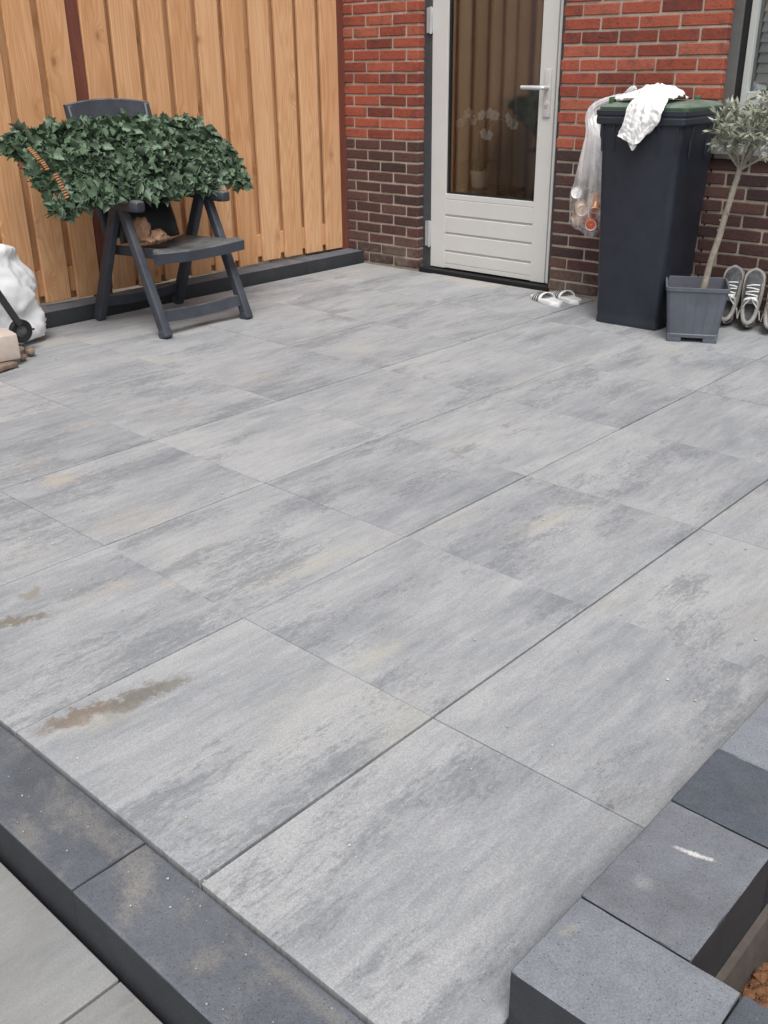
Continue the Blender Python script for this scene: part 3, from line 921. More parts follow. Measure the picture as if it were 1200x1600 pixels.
for sx in (-1, 1):
    for sy in (-1, 1):
        b = B()
        bar(b, (sx*0.19, 0.01+sy*0.12, 0), (sx*0.19, 0.01+sy*0.12, 0.475), 0.03, 0.03, (1, 0, 0))
        obj('leg', b, 'roomfloor', st)

# ------------------------------------------------------------------ fence
FX = -3.745        # face of the front boards
fence = thing('wooden_fence', 'tall larch fence of overlapping upright boards with red brown posts', 'fence', (-3.80, 2.3, 0.08))
FO = Vector((3.80, -2.3, -0.08))
FZ0, FZ1 = 0.092, 1.86
BW2 = 0.146
fb = []
for k in range(4):
    fb.append([])
bmesh_cache = {}
def board_mesh(seed, w):
    q = B()
    box(q, (0, 0, 0), (0.021, w, FZ1-FZ0), None, 0.003, 1)
    return finish(q)
bms = []
for k in range(3):
    me = board_mesh(k, BW2)
    me.materials.append(M['wood'])
    bms.append(me)
def board(x, yc, z=0.0):
    o = mesh_obj('board', bms[0], None, fence, Vector((x, yc, (FZ0+FZ1)/2+z))+FO)
    o.rotation_euler = (random.uniform(-.0015, .0015), 0, random.uniform(-.012, .012))
starts = [2.337, 2.512, 2.692, 2.878, 3.063, 3.248, 3.44, 3.63, 3.815, 4.002]
for i, s in enumerate(starts):
    board(FX-0.0105, s+BW2/2, random.uniform(-.006, .006))
    if i < len(starts)-1:
        board(FX-0.062, s+BW2+0.02, -0.012+random.uniform(-.006, .006))
s = 2.113
first = True
while s > -2.0:
    board(FX-0.0105, s+BW2/2, random.uniform(-.006, .006))
    if not first:
        board(FX-0.062, s+BW2+0.02, -0.012+random.uniform(-.006, .006))
    first = False
    s -= 0.187
    if 0.4 < s < 0.58:
        s -= 0.06
for (ya, yb) in ((2.262, 2.332), (4.155, 4.232), (0.34, 0.41)):
    b = B()
    boxr(b, FX-0.10, FX-0.006, ya, yb, 0.0, 1.90, 0.004)
    b.transform(Matrix.Translation(FO-Vector((0, 0, 0))))
    me = finish(b)
    # re-centre so that the grain follows the post
    c = Vector((FX-0.05, (ya+yb)/2, 0.95))+FO
    me.transform(Matrix.Translation(-c))
    mesh_obj('post', me, 'redwood', fence, c)
for z0, z1 in ((0.125, 0.258), (1.66, 1.78)):
    for ya, yb in ((2.333, 4.153), (0.412, 2.260), (-2.0, 0.338)):
        b = B()
        L = yb-ya
        box(b, (0, 0, 0), (0.028, L, z1-z0), None, 0.002)
        obj('rail', b, 'wood', fence, Vector((FX-0.0365, (ya+yb)/2, (z0+z1)/2))+FO)

# ------------------------------------------------------------------ garden chair
chair = thing('garden_chair', 'worn dark grey plastic folding garden armchair standing by the fence', 'chair', (-3.25, 2.36, 0))
CO = Vector((3.25, -2.36, 0))
def cp(name, bm, mat='chair', parent=chair, smooth=True):
    bm.transform(Matrix.Translation(CO))
    return obj(name, bm, mat, parent, smooth=smooth)
YN, YF = 2.105, 2.625
for yy in (YN, YF):
    ins = 0.028 if yy == YN else -0.028
    b = B()
    bar(b, (-2.955, yy, 0.0), (-3.225, yy, 0.610), 0.046, 0.052, (0, 1, 0), 0.010, 0.86, 3)
    bar(b, (-2.962, yy, 0.0), (-2.978, yy, 0.035), 0.050, 0.056, (0, 1, 0), 0.006)
    cp('front_leg', b)
    b = B()
    bar(b, (-3.562, yy+ins*0.2, 0.0), (-3.275, yy+ins*0.1, 0.610), 0.046, 0.058, (0, 1, 0), 0.010, 0.9, 3)
    cp('back_leg', b)
    b = B()   # armrest: rounded bar, a little deeper in front, running back under the ivy mat
    rings = []
    for (x, w, h, z) in ((-3.060, 0.040, 0.036, 0.618), (-3.068, 0.056, 0.052, 0.616), (-3.10, 0.062, 0.056, 0.616), (-3.25, 0.060, 0.050, 0.616), (-3.40, 0.052, 0.040, 0.612), (-3.50, 0.046, 0.034, 0.610)):
        r = []
        for k in range(16):
            a = 2*PI*k/16
            cx, cz = math.cos(a), math.sin(a)
            e = 0.45
            r.append((x, yy+math.copysign(abs(cx)**e, cx)*w/2, z+math.copysign(abs(cz)**e, cz)*h/2))
        rings.append(r)
    loft(b, rings)
    cp('armrest', b)
b = B()   # front stretcher, bowed
rings = []
for k in range(13):
    u = k/12
    X, Y, Z = -3.000-0.02*math.sin(u*PI), YN+0.02+u*(YF-YN-0.04), 0.098-0.014*math.sin(u*PI)
    rings.append([(X+0.011+0.008, Y, Z-0.026), (X+0.011-0.008, Y, Z+0.026), (X-0.011-0.008, Y, Z+0.026), (X-0.011+0.008, Y, Z-0.026)])
loft(b, rings)
cp('front_stretcher', b, smooth=False)
b = B()
rings = []
for k in range(13):
    u = k/12
    X, Y, Z = -3.528+0.012*math.sin(u*PI), YN+0.02+u*(YF-YN-0.04), 0.098-0.010*math.sin(u*PI)
    rings.append([(X+0.011-0.008, Y, Z-0.026), (X+0.011+0.008, Y, Z+0.026), (X-0.011+0.008, Y, Z+0.026), (X-0.011-0.008, Y, Z-0.026)])
loft(b, rings)
cp('back_stretcher', b, smooth=False)
b = B()   # seat: dished shell with a rolled front edge
NX, NY = 16, 14
gridv = []
for i in range(NX+1):
    u = i/NX                      # front to back
    row = []
    for j in range(NY+1):
        v = j/NY
        wdt = 0.43 + (0.13*(1-min(1, u/0.16))**0.5 if u < 0.16 else 0)*1.0
        Y = 2.365+(v-0.5)*wdt*(1.0)
        X = -2.985-u*0.42+0.018*abs(2*v-1)**2*(1 if u < 0.3 else 0.3)
        Z = 0.418 - 0.028*math.sin(PI*v)*min(1, u*2+0.55) - 0.018*u - (0.012 if u == 0 else 0)
        row.append(Vector((X, Y, Z)))
    gridv.append(row)
top = [[b.verts.new(p) for p in r] for r in gridv]
bot = [[b.verts.new(p-Vector((0.0, 0, 0.040 if 0 < i < NX and 0 < j < NY else 0.048))) for j, p in enumerate(r)] for i, r in enumerate(gridv)]
for i in range(NX):
    for j in range(NY):
        b.faces.new((top[i][j], top[i+1][j], top[i+1][j+1], top[i][j+1]))
        b.faces.new((bot[i][j], bot[i][j+1], bot[i+1][j+1], bot[i+1][j]))
for j in range(NY):
    b.faces.new((top[0][j], top[0][j+1], bot[0][j+1], bot[0][j]))
    b.faces.new((top[NX][j+1], top[NX][j], bot[NX][j], bot[NX][j+1]))
for i in range(NX):
    b.faces.new((top[i+1][0], top[i][0], bot[i][0], bot[i+1][0]))
    b.faces.new((top[i][NY], top[i+1][NY], bot[i+1][NY], bot[i][NY]))
cp('seat', b)
def back_at(z):
    return -3.405-0.165*(z-0.42)/0.655
b = B()   # backrest: two posts, a wide curved head rail and upright slats
for yy, s in ((2.10, 1), (2.535, -1)):
    bar(b, (back_at(0.40), yy+0.03*s, 0.40), (back_at(1.05), yy-0.005*s, 1.05), 0.030, 0.040, (0, 1, 0), 0.007)
rings = []
for k in range(13):
    u = k/12
    Y = 2.075+u*0.485
    ztop = 1.060+0.020*math.sin(PI*u)
    zb = 0.965+0.006*math.sin(PI*u)
    dx = -0.022*math.sin(PI*u)
    rings.append([(back_at(zb)+0.011+dx, Y, zb), (back_at(ztop)+0.009+dx, Y, ztop-0.006), (back_at(ztop)+dx, Y, ztop), (back_at(ztop)-0.012+dx, Y, ztop-0.004), (back_at(zb)-0.013+dx, Y, zb)])
loft(b, rings)
boxr(b, back_at(0.45)-0.012, back_at(0.45)+0.012, 2.12, 2.52, 0.43, 0.475, 0.005)
backrest = cp('backrest', b)
for k in range(6):
    b = B()
    yy = 2.165+k*0.062
    bar(b, (back_at(0.46), yy, 0.46), (back_at(0.98)-0.016, yy, 0.98), 0.040, 0.012, (0, 1, 0), 0.003)
    cp('slat', b)
# black cushion cover slumped against the backrest
b = B()
rings = []
for i in range(11):
    u = i/10
    z = 0.412+u*0.20
    r = []
    for k in range(20):
        a = 2*PI*k/20
        ww, tt = 0.185*(1-0.08*u), 0.032*math.sin(PI*(u*0.86+0.10))+0.006
        r.append((back_at(z)+0.062+math.sin(a)*tt+0.006*mnoise.noise(Vector((u*4, a*2, 3))), 2.335+math.copysign(abs(math.cos(a))**0.6, math.cos(a))*ww, z+0.006*mnoise.noise(Vector((a*3, u*5, 1)))))
    rings.append(r)
loft(b, rings)
tag(obj('black_bag', b, 'black_bag', None, smooth=True), 'crumpled black vinyl bag leaning on the backrest of the garden chair', 'bag')
# tan work gloves on the seat
for gi, (gx, gy, gz, rz, hgt) in enumerate(((-3.240, 2.215, 0.420, 0.4, 0.125), (-3.205, 2.285, 0.410, 2.2, 0.070))):
    g = B()
    r = bmesh.ops.create_icosphere(g, subdivisions=4, radius=1.0)
    for v in g.verts:
        q = v.co*1.6+Vector((gi*5, 0, 0))
        k = 1+0.34*mnoise.noise(q)+0.16*mnoise.noise(q*2.7)
        v.co = Vector((v.co.x*0.055*k, v.co.y*0.042*k, max(v.co.z, -0.75)*hgt/2*k))
    zmin = min(v.co.z for v in g.verts)
    for v in g.verts:
        v.co.z -= zmin
    # stubby crumpled fingers
    for f in range(4):
        a = -0.5+f*0.35
        p = Vector((0.035, -0.03+f*0.02, 0.018))
        tube(g, [p-Vector((0.02, 0, 0)), p+Vector((0.012, 0.004*f-0.006, 0.004)), p+Vector((0.034, 0.006*f-0.008, -0.004)), p+Vector((0.046, 0.007*f-0.010, -0.009))], [0.011, 0.011, 0.0095, 0.005], 8)
    tag(obj('work_glove', g, 'glove', None, (gx, gy, gz), (0, 0, rz), smooth=True, angle=R(70)), ('crumpled tan work glove standing up on the garden chair seat', 'flattened tan work glove lying beside the crumpled one on the chair')[gi], 'glove')

# ------------------------------------------------------------------ ivy mat on the chair
MATA, MATB = Vector((-3.150, 0, 0.668)), Vector((-3.545, 0, 0.950))     # front edge, back edge
def mat_at(u, v):
    """u along the fence 0..1, v from the front edge 0 to the back edge 1"""
    Y = 1.700+u*1.135+0.02*math.sin(v*3)
    p = MATA.lerp(MATB, v)
    out = max(0, 2.10-Y)+max(0, Y-2.625)*1.0
    z = p.z - 0.22*out*out - 0.025*out + 0.010*math.sin(u*9+v*3)
    bulge = 0.020*math.sin(PI*v)
    return Vector((p.x+bulge*0.4-0.03*(u-0.5)*(1 if v < 0.5 else 0.2), Y, z+bulge))
nrm_m = (MATB-MATA).cross(Vector((0, 1, 0))).normalized()
if nrm_m.z < 0:
    nrm_m = -nrm_m
mat_root = thing('ivy_screen', 'artificial ivy screen of dark green leaves on willow lattice draped over the chair', 'ivy screen', (-3.35, 2.28, 0.78))
MO = Vector((3.35, -2.28, -0.78))
def leaf_shape(seed):
    """five-lobed ivy leaf, stalk at the origin, tip towards +y, folded along its middle"""
    rr = random.Random(seed)
    q = B()
    half = [(0.0, 0.0), (0.28, -0.13), (0.47, 0.10), (0.31, 0.27), (0.50, 0.50), (0.23, 0.60), (0.0, 1.0)] if seed % 2 else [(0.0, 0.0), (0.26, -0.10), (0.42, 0.14), (0.35, 0.32), (0.40, 0.46), (0.24, 0.72), (0.0, 1.0)]
    fold = rr.uniform(0.25, 1.3)
    curl = rr.uniform(-0.9, 0.35)
    def P(x, y):
        x *= rr.uniform(0.88, 1.12)
        return Vector((x, y, abs(x)*fold + curl*(y-0.4)**2*0.6 - 0.25*abs(x)**2))
    mid = [q.verts.new((0, t, curl*(t-0.4)**2*0.6)) for t in (0.0, 0.25, 0.58, 1.0)]
    for s in (-1, 1):
        o = [q.verts.new(P(x*s, y_)) for x, y_ in half[1:-1]]
        fs = [(mid[0], o[0], o[1], mid[1]), (mid[1], o[1], o[2]), (mid[1], o[2], o[3], mid[2]), (mid[2], o[3], o[4]), (mid[2], o[4], mid[3])]
        for f in fs:
            q.faces.new(f if s > 0 else tuple(reversed(f)))
    return q
leaf_tpl = [leaf_shape(k) for k in range(8)]
leaf_me = []
for q in leaf_tpl:
    me = bpy.data.meshes.new('leaf')
    q.to_mesh(me)
    for f in me.polygons:
        f.use_smooth = True
    me.materials.append(M['ivy'])
    leaf_me.append(me)
def leaf_matrix(p, size, lift, spin, tilt):
    down = (MATA-MATB).normalized()
    ydir = (down*math.cos(spin)+Vector((0, 1, 0))*math.sin(spin)).normalized()
    n = (nrm_m + down*tilt[0] + Vector((0, 1, 0))*tilt[1]).normalized()
    ydir = (ydir - n*ydir.dot(n)).normalized()
    xdir = ydir.cross(n)
    m = Matrix(((xdir.x, ydir.x, n.x, p.x), (xdir.y, ydir.y, n.y, p.y), (xdir.z, ydir.z, n.z, p.z), (0, 0, 0, 1)))
    return m @ Matrix.Diagonal((size, size, size, 1))
rl = random.Random(21)
stuff_v, stuff_f = [], []
cnt = 0
def spin_():
    return rl.gauss(0, 1.0)
cells = [(i, j) for i in range(25) for j in range(12)]
for (i, j) in cells:       # the leaves on top, one by one
    u, v = (i+rl.random())/25, (j+rl.random())/12
    p = mat_at(u, v)+nrm_m*rl.uniform(0.018, 0.052)
    if u < 0.06 and v < 0.66:
        u += 0.06
        p = mat_at(u, v)+nrm_m*rl.uniform(0.026, 0.045)
    size = rl.choice((rl.uniform(0.034, 0.052), rl.uniform(0.045, 0.074)))
    m = leaf_matrix(p+MO, size, 0, spin_(), (rl.gauss(0.45, 1.1), rl.gauss(0, 1.0)))
    o = mesh_obj('leaf', rl.choice(leaf_me), None, mat_root)
    o.matrix_local = m
for k in range(3300):
    if k < 2300:
        u, v = rl.random(), rl.random()
        lay = rl.uniform(-0.004, 0.034)
        tl = (rl.gauss(0.3, 0.9), rl.gauss(0, 0.9))
        if u < 0.06 and v < 0.66 and rl.random() < 0.85:
            u += 0.06
    else:                   # ragged rim
        e = rl.random()
        if e < 0.36:
            u, v = rl.random(), rl.gauss(1.0, 0.03)
        elif e < 0.72:
            u, v = rl.random(), rl.gauss(-0.01, 0.04)
        elif e < 0.86:
            u, v = rl.gauss(0.0, 0.010), rl.random()
        else:
            u, v = rl.gauss(1.0, 0.012), rl.random()
        lay = rl.uniform(-0.015, 0.032)
        tl = (rl.gauss(0.3, 0.8), rl.gauss(0, 0.8))
    m = leaf_matrix(mat_at(u, v)+nrm_m*lay+MO, rl.uniform(0.028, 0.058), 0, spin_() if k < 2300 else rl.uniform(-PI, PI), tl)
    q = rl.choice(leaf_tpl)
    q.verts.index_update()
    base = len(stuff_v)
    stuff_v += [m @ v_.co for v_ in q.verts]
    stuff_f += [tuple(base+v_.index for v_ in f.verts) for f in q.faces]
me = bpy.data.meshes.new('foliage')
me.from_pydata(stuff_v, [], stuff_f)
for f in me.polygons:
    f.use_smooth = True
mesh_obj('foliage', me, 'ivy', mat_root, kind='stuff')
# willow lattice: crossing slats under the leaves and the folded slat ends that show along the outer edge
for s in (-1, 1):
    for k in range(13):
        b = B()
        c = -0.10+k*0.1
        pts = []
        for t in range(7):
            v = t/6
            u = c + s*(v-0.5)*0.30
            if 0.01 < u < 0.99:
                pts.append(mat_at(u, v)-nrm_m*(0.010+0.006*s)+MO)
        if len(pts) > 1:
            tube(b, pts, 0.007, 6, 0.5)
            obj('lattice_slat', b, 'willow', mat_root)
for row in range(2):
    for k in range(24):
        v = 0.03+k/23*0.64
        if row == 0 and k in (10, 11):
            continue
        p = mat_at(0.050-0.02*(k > 10) if row == 0 else 0.0, v)+nrm_m*(0.048 if row == 0 else -0.006)+MO
        if row and rl.random() < 0.35:
            continue
        b = B()
        a = Vector((0.10, 1, 0.25)).normalized()
        L = 0.011 if row == 0 else 0.020
        tube(b, [p-a*L, p-a*L*0.6, p+a*L*0.6, p+a*L], [0.0035, 0.0060, 0.0060, 0.0035], 8, 0.9)
        obj('slat_end', b, 'willow', mat_root, smooth=True)
b = B()
for k in range(130):
    u = rl.choice((rl.uniform(-0.01, 0.05), rl.gauss(0.02, 0.02), rl.gauss(1.0, 0.01), rl.random()))
    v = rl.random() if u < 0.05 or u > 0.95 else rl.choice((rl.gauss(1, 0.02), rl.gauss(0, 0.02)))
    p = mat_at(u, v)+nrm_m*rl.uniform(-0.02, 0.015)+MO
    d = Vector((rl.uniform(-1, 1), rl.uniform(-1, 1), rl.uniform(-.5, .8))).normalized()*rl.uniform(0.02, 0.05)
    tube(b, [p-d, p+Vector((0, 0, rl.uniform(-.006, .006))), p+d], [0.003, 0.0025, 0.0015], 5)
obj('loose_twigs', b, 'twig', mat_root, kind='stuff')

# ------------------------------------------------------------------ wheelie bin
BL = Vector((-1.372, 3.935, 0))
binr = thing('wheelie_bin', 'tall charcoal plastic wheelie bin with green lid against the brick wall', 'bin', BL, R(2.5))
def rrect(w, d, z, r, cx=0.0, cy=0.0, n=4):
    out = []
    for (sx, sy, a0) in ((1, 1, 0), (-1, 1, 90), (-1, -1, 180), (1, -1, 270)):
        for k in range(n+1):
            a = R(a0+90*k/n)
            out.append((cx+sx*(w/2-r)+math.cos(a)*r, cy+sy*(d/2-r)+math.sin(a)*r, z))
    return out
b = B()
pr = [(0.330, 0.320, 0.004, 0.03), (0.350, 0.340, 0.0, 0.03), (0.352, 0.342, 0.028, 0.034), (0.346, 0.336, 0.040, 0.034), (0.352, 0.342, 0.06, 0.034), (0.374, 0.368, 0.40, 0.034), (0.396, 0.394, 0.74, 0.032), (0.402, 0.402, 0.86, 0.03), (0.430, 0.416, 0.90, 0.03), (0.430, 0.416, 0.965, 0.03), (0.400, 0.386, 0.965, 0.03), (0.38, 0.37, 0.84, 0.03)]
loft(b, [rrect(w, d, z, r) for w, d, z, r in pr])
obj('body', b, 'bin', binr, smooth=True)
b = B()   # wide rim with a step
pr = [(0.428, 0.414, 0.950, 0.02), (0.448, 0.434, 0.952, 0.02), (0.456, 0.442, 0.958, 0.02), (0.456, 0.442, 0.980, 0.02), (0.450, 0.436, 0.984, 0.02), (0.450, 0.436, 0.990, 0.02), (0.458, 0.444, 0.994, 0.02), (0.458, 0.444, 1.012, 0.02), (0.440, 0.426, 1.016, 0.02), (0.40, 0.386, 1.010, 0.02)]
loft(b, [rrect(w, d, z, r) for w, d, z, r in pr], True, False)
obj('rim', b, 'bin', binr, smooth=True, angle=R(30))
for (px, py) in ((-0.19, -0.212), (-0.128, -0.214), (0.10, -0.214), (0.19, -0.212), (0.2185, -0.10), (0.2185, 0.08), (-0.2185, -0.10)):
    b = B()   # webs under the rim
    if abs(py) > 0.2:
        vs = [(px-0.004, py+0.010, 0.83), (px+0.004, py+0.010, 0.83), (px-0.004, py-0.004, 0.950), (px+0.004, py-0.004, 0.950), (px-0.012, py+0.014, 0.950), (px+0.012, py+0.014, 0.950)]
    else:
        s = 1 if px > 0 else -1
        vs = [(px-0.010*s, py-0.004, 0.80), (px-0.010*s, py+0.004, 0.80), (px+0.004*s, py-0.004, 0.950), (px+0.004*s, py+0.004, 0.950), (px-0.014*s, py-0.012, 0.950), (px-0.014*s, py+0.012, 0.950)]
    for v_ in vs:
        b.verts.new(v_)
    bmesh.ops.convex_hull(b, input=b.verts)
    obj('web', b, 'bin', binr)
b = B()   # lid with a raised middle
pr = [(0.445, 0.420, 1.010, 0.03), (0.450, 0.425, 1.014, 0.03), (0.450, 0.425, 1.028, 0.03), (0.440, 0.415, 1.034, 0.035), (0.400, 0.370, 1.046, 0.05), (0.33, 0.30, 1.052, 0.06), (0.20, 0.18, 1.054, 0.06)]
loft(b, [rrect(w, d, z, r, 0, 0.006) for w, d, z, r in pr])
lid = obj('lid', b, 'lid', binr, smooth=True, angle=R(35))
for px, py in ((-0.15, 0.11), (0.13, 0.11), (0.07, -0.165), (-0.17, -0.17)):
    b = B()
    box(b, (px, py, 1.056), (0.022, 0.035, 0.028), None, 0.005, 2)
    obj('lug', b, 'lid', lid, smooth=True)
b = B()
tube(b, [(-0.20, 0.205, 0.985), (-0.20, 0.25, 1.00), (0.20, 0.25, 1.00), (0.20, 0.205, 0.985)], 0.014, 10)
obj('handle_bar', b, 'bin', binr, smooth=True)
for s in (-1, 1):
    b = B()
    tube(b, [(s*0.165, 0.155, 0.095), (s*0.205, 0.155, 0.095)], 0.095, 24)
    wh = obj('wheel', b, 'rubber', binr, smooth=True)
    b = B()
    tube(b, [(s*0.202, 0.155, 0.095), (s*0.209, 0.155, 0.095)], 0.045, 16)
    obj('hub', b, 'bin', wh, smooth=True)

# white cloth thrown over the lid: a bunched crest with a tail over the front rim
def cubic(p, t):
    i = min(int(t), len(p)-2)
    f = t-i
    g = lambda k: Vector(p[max(0, min(len(p)-1, k))])
    return 0.5*((2*g(i))+(-g(i-1)+g(i+1))*f+(2*g(i-1)-5*g(i)+4*g(i+1)-g(i+2))*f*f+(-g(i-1)+3*g(i)-3*g(i+1)+g(i+2))*f**3)
def cloth_patch(bm, rows, nu, nv, pleats, amp, out, seed):
    """rows of control points; pleats run from the first row to the last and are pushed towards `out`"""
    gv = []
    for i in range(nv+1):
        v = i/nv
        cp_ = [cubic([r[j] for r in rows], v*(len(rows)-1)) for j in range(len(rows[0]))]
        line = []
        for j in range(nu+1):
            u = j/nu
            p = cubic(cp_, u*(len(cp_)-1))
            wv_ = 0.9*mnoise.noise(Vector((u*2.3, v*1.6, seed)))
            ph = (u+0.10*wv_)*pleats*PI
            h = abs(math.sin(ph))**0.7*amp*(0.55+0.45*math.sin(PI*min(1, 0.15+v)))
            h += amp*0.8*(0.5-abs(mnoise.noise(Vector((u*5+v*2, v*4, seed+3))))*2.0)+amp*0.5*(0.4-abs(mnoise.noise(Vector((u*11-v*6, v*9, seed))))*2)+amp*0.15*mnoise.noise(Vector((u*30, v*26, seed)))
            line.append(bm.verts.new(p+Vector(out)*max(h, -amp*0.2)))
        gv.append(line)
    for i in range(nv):
        for j in range(nu):
            bm.faces.new((gv[i][j], gv[i][j+1], gv[i+1][j+1], gv[i+1][j]))
b = B()
# tail over the front rim
cloth_patch(b, [[(-1.400, 3.80, 1.072), (-1.355, 3.80, 1.084), (-1.305, 3.80, 1.086), (-1.250, 3.80, 1.070)],
                [(-1.405, 3.735, 1.060), (-1.360, 3.730, 1.070), (-1.305, 3.730, 1.070), (-1.240, 3.735, 1.056)],
                [(-1.412, 3.698, 1.024), (-1.366, 3.690, 1.030), (-1.305, 3.688, 1.030), (-1.236, 3.696, 1.022)],
                [(-1.425, 3.690, 0.975), (-1.372, 3.680, 0.978), (-1.308, 3.678, 0.978), (-1.242, 3.690, 0.978)],
                [(-1.442, 3.688, 0.930), (-1.385, 3.680, 0.926), (-1.325, 3.678, 0.934), (-1.262, 3.690, 0.948)],
                [(-1.450, 3.690, 0.902), (-1.398, 3.682, 0.882), (-1.345, 3.680, 0.868), (-1.298, 3.690, 0.915)]], 44, 60, 4, 0.012, (0.05, -1, 0.35), 2)
# second, shorter corner under the tail
cloth_patch(b, [[(-1.385, 3.705, 1.000), (-1.350, 3.700, 1.004), (-1.310, 3.702, 1.000)],
                [(-1.400, 3.694, 0.92), (-1.360, 3.690, 0.92), (-1.315, 3.694, 0.925)],
                [(-1.400, 3.694, 0.885), (-1.368, 3.690, 0.842), (-1.345, 3.694, 0.880)]], 18, 24, 2, 0.006, (0, -1, 0.1), 9)
# rounded bunch on top
cloth_patch(b, [[(-1.395, 3.745, 1.057), (-1.345, 3.735, 1.058), (-1.285, 3.735, 1.058), (-1.225, 3.755, 1.054)],
                [(-1.415, 3.780, 1.083), (-1.360, 3.765, 1.091), (-1.290, 3.765, 1.089), (-1.218, 3.790, 1.068)],
                [(-1.425, 3.850, 1.100), (-1.360, 3.850, 1.112), (-1.285, 3.850, 1.108), (-1.215, 3.850, 1.076)],
                [(-1.430, 3.930, 1.085), (-1.365, 3.935, 1.095), (-1.300, 3.930, 1.089), (-1.235, 3.910, 1.064)],
                [(-1.435, 3.985, 1.058), (-1.370, 3.995, 1.058), (-1.305, 3.985, 1.058), (-1.250, 3.960, 1.057)]], 50, 50, 5, 0.013, (0.0, -0.2, 1), 5)
# wing towards the knot of the bag
cloth_patch(b, [[(-1.370, 3.740, 1.063), (-1.375, 3.790, 1.090), (-1.385, 3.850, 1.096), (-1.395, 3.930, 1.063)],
                [(-1.430, 3.745, 1.058), (-1.430, 3.790, 1.079), (-1.435, 3.850, 1.089), (-1.440, 3.930, 1.061)],
                [(-1.490, 3.752, 1.056), (-1.490, 3.790, 1.067), (-1.490, 3.835, 1.074), (-1.490, 3.895, 1.060)],
                [(-1.535, 3.765, 1.055), (-1.535, 3.785, 1.060), (-1.532, 3.81, 1.063), (-1.528, 3.84, 1.058)]], 40, 40, 5, 0.010, (0, -0.3, 1), 7)
cl = obj('white_cloth', b, 'cotton', None, smooth=True, angle=R(80))
md = cl.modifiers.new('thick', 'SOLIDIFY')
md.thickness = 0.002
md.offset = 1
tag(cl, 'crumpled white cloth thrown over the green bin lid', 'cloth')

# clear bag of cans hanging from the back of the bin lid
bagc = Vector((-1.705, 3.965, 0.405))
b = B()
NR, NA = 46, 48
path = [  # centre x, y, z, half width x, half width y
    (-1.750, 3.965, 0.402, 0.040, 0.035), (-1.745, 3.965, 0.412, 0.060, 0.05), (-1.745, 3.965, 0.440, 0.086, 0.068), (-1.748, 3.965, 0.49, 0.106, 0.078), (-1.748, 3.965, 0.56, 0.108, 0.080), (-1.742, 3.965, 0.62, 0.098, 0.070),
    (-1.736, 3.955, 0.70, 0.084, 0.060), (-1.732, 3.945, 0.80, 0.062, 0.048), (-1.726, 3.940, 0.88, 0.048, 0.040), (-1.738, 3.945, 0.930, 0.042, 0.036), (-1.752, 3.950, 0.965, 0.038, 0.032), (-1.745, 3.955, 1.000, 0.032, 0.032), (-1.712, 3.96, 1.028, 0.026, 0.032), (-1.668, 3.965, 1.046, 0.020, 0.030), (-1.628, 3.97, 1.060, 0.016, 0.022), (-1.600, 3.975, 1.070, 0.009, 0.011), (-1.582, 3.975, 1.080, 0.012, 0.013), (-1.560, 3.975, 1.094, 0.015, 0.015), (-1.540, 3.975, 1.106, 0.010, 0.010)]
def cat(p, t):
    i = min(int(t), len(p)-2)
    f = t-i
    g = lambda k: p[max(0, min(len(p)-1, k))]
    return [0.5*((2*g(i)[c])+(-g(i-1)[c]+g(i+1)[c])*f+(2*g(i-1)[c]-5*g(i)[c]+4*g(i+1)[c]-g(i+2)[c])*f*f+(-g(i-1)[c]+3*g(i)[c]-3*g(i+1)[c]+g(i+2)[c])*f**3) for c in range(5)]
rings = []
cs = [cat(path, (len(path)-1)*i/NR) for i in range(NR+1)]
for i, c in enumerate(cs):
    c0, c1 = cs[max(0, i-1)], cs[min(NR, i+1)]
    d = Vector((c1[0]-c0[0], c1[1]-c0[1], c1[2]-c0[2])).normalized()
    sd_ = Vector((0, 1, 0))
    ax = sd_.cross(d).normalized()
    up_ = i/NR
    r = []
    for k in range(NA):
        a = 2*PI*k/NA
        w = mnoise.noise(Vector((math.cos(a)*2.4, math.sin(a)*2.4, i*0.05)))*0.12 + mnoise.noise(Vector((math.cos(a)*6, math.sin(a)*6, i*0.06+4)))*(0.10+0.12*min(1, up_*2))
        if up_ < 0.3:
            w += 0.10*mnoise.noise(Vector((math.cos(a)*2.5+4, math.sin(a)*2.5, i*0.35)))
        r.append(Vector(c[:3])+(ax*math.cos(a)*c[3]+sd_*math.sin(a)*c[4])*(1+w))
    rings.append(r)
loft(b, rings)
for v in b.verts:            # the bag presses flat on the bin, never into it
    lim = -1.378-(0.19+0.034*v.co.z)-0.012
    if v.co.z < 0.945:
        v.co.x = min(v.co.x, lim)
    elif v.co.z < 1.015:
        v.co.x = min(v.co.x, -1.625)
b.transform(Matrix.Translation(-bagc))
tag(obj('plastic_bag', b, 'film', None, bagc, smooth=True, angle=R(75)), 'clear plastic bag of drink cans hanging from the bin', 'bag')
CANP = [(-1.800, 3.935, 0.600, (0.35, -0.75, 0.15), (0.80, 0.77, 0.73), 'silver white drink can at the top of the clear plastic bag'),
        (-1.768, 3.925, 0.532, (0.55, -0.70, -0.20), (0.80, 0.62, 0.48), 'pale drink can in the middle of the clear plastic bag'),
        (-1.692, 3.945, 0.562, (0.30, -0.60, -0.80), (0.80, 0.40, 0.20), 'orange drink can pointing down in the clear plastic bag'),
        (-1.790, 3.975, 0.474, (-0.45, -0.4, -0.30), (0.82, 0.48, 0.28), 'peach coloured drink can lying low against the side of the plastic bag'),
        (-1.705, 3.935, 0.462, (0.40, -0.75, -0.15), (0.72, 0.13, 0.06), 'red orange drink can at the bottom of the clear plastic bag')]
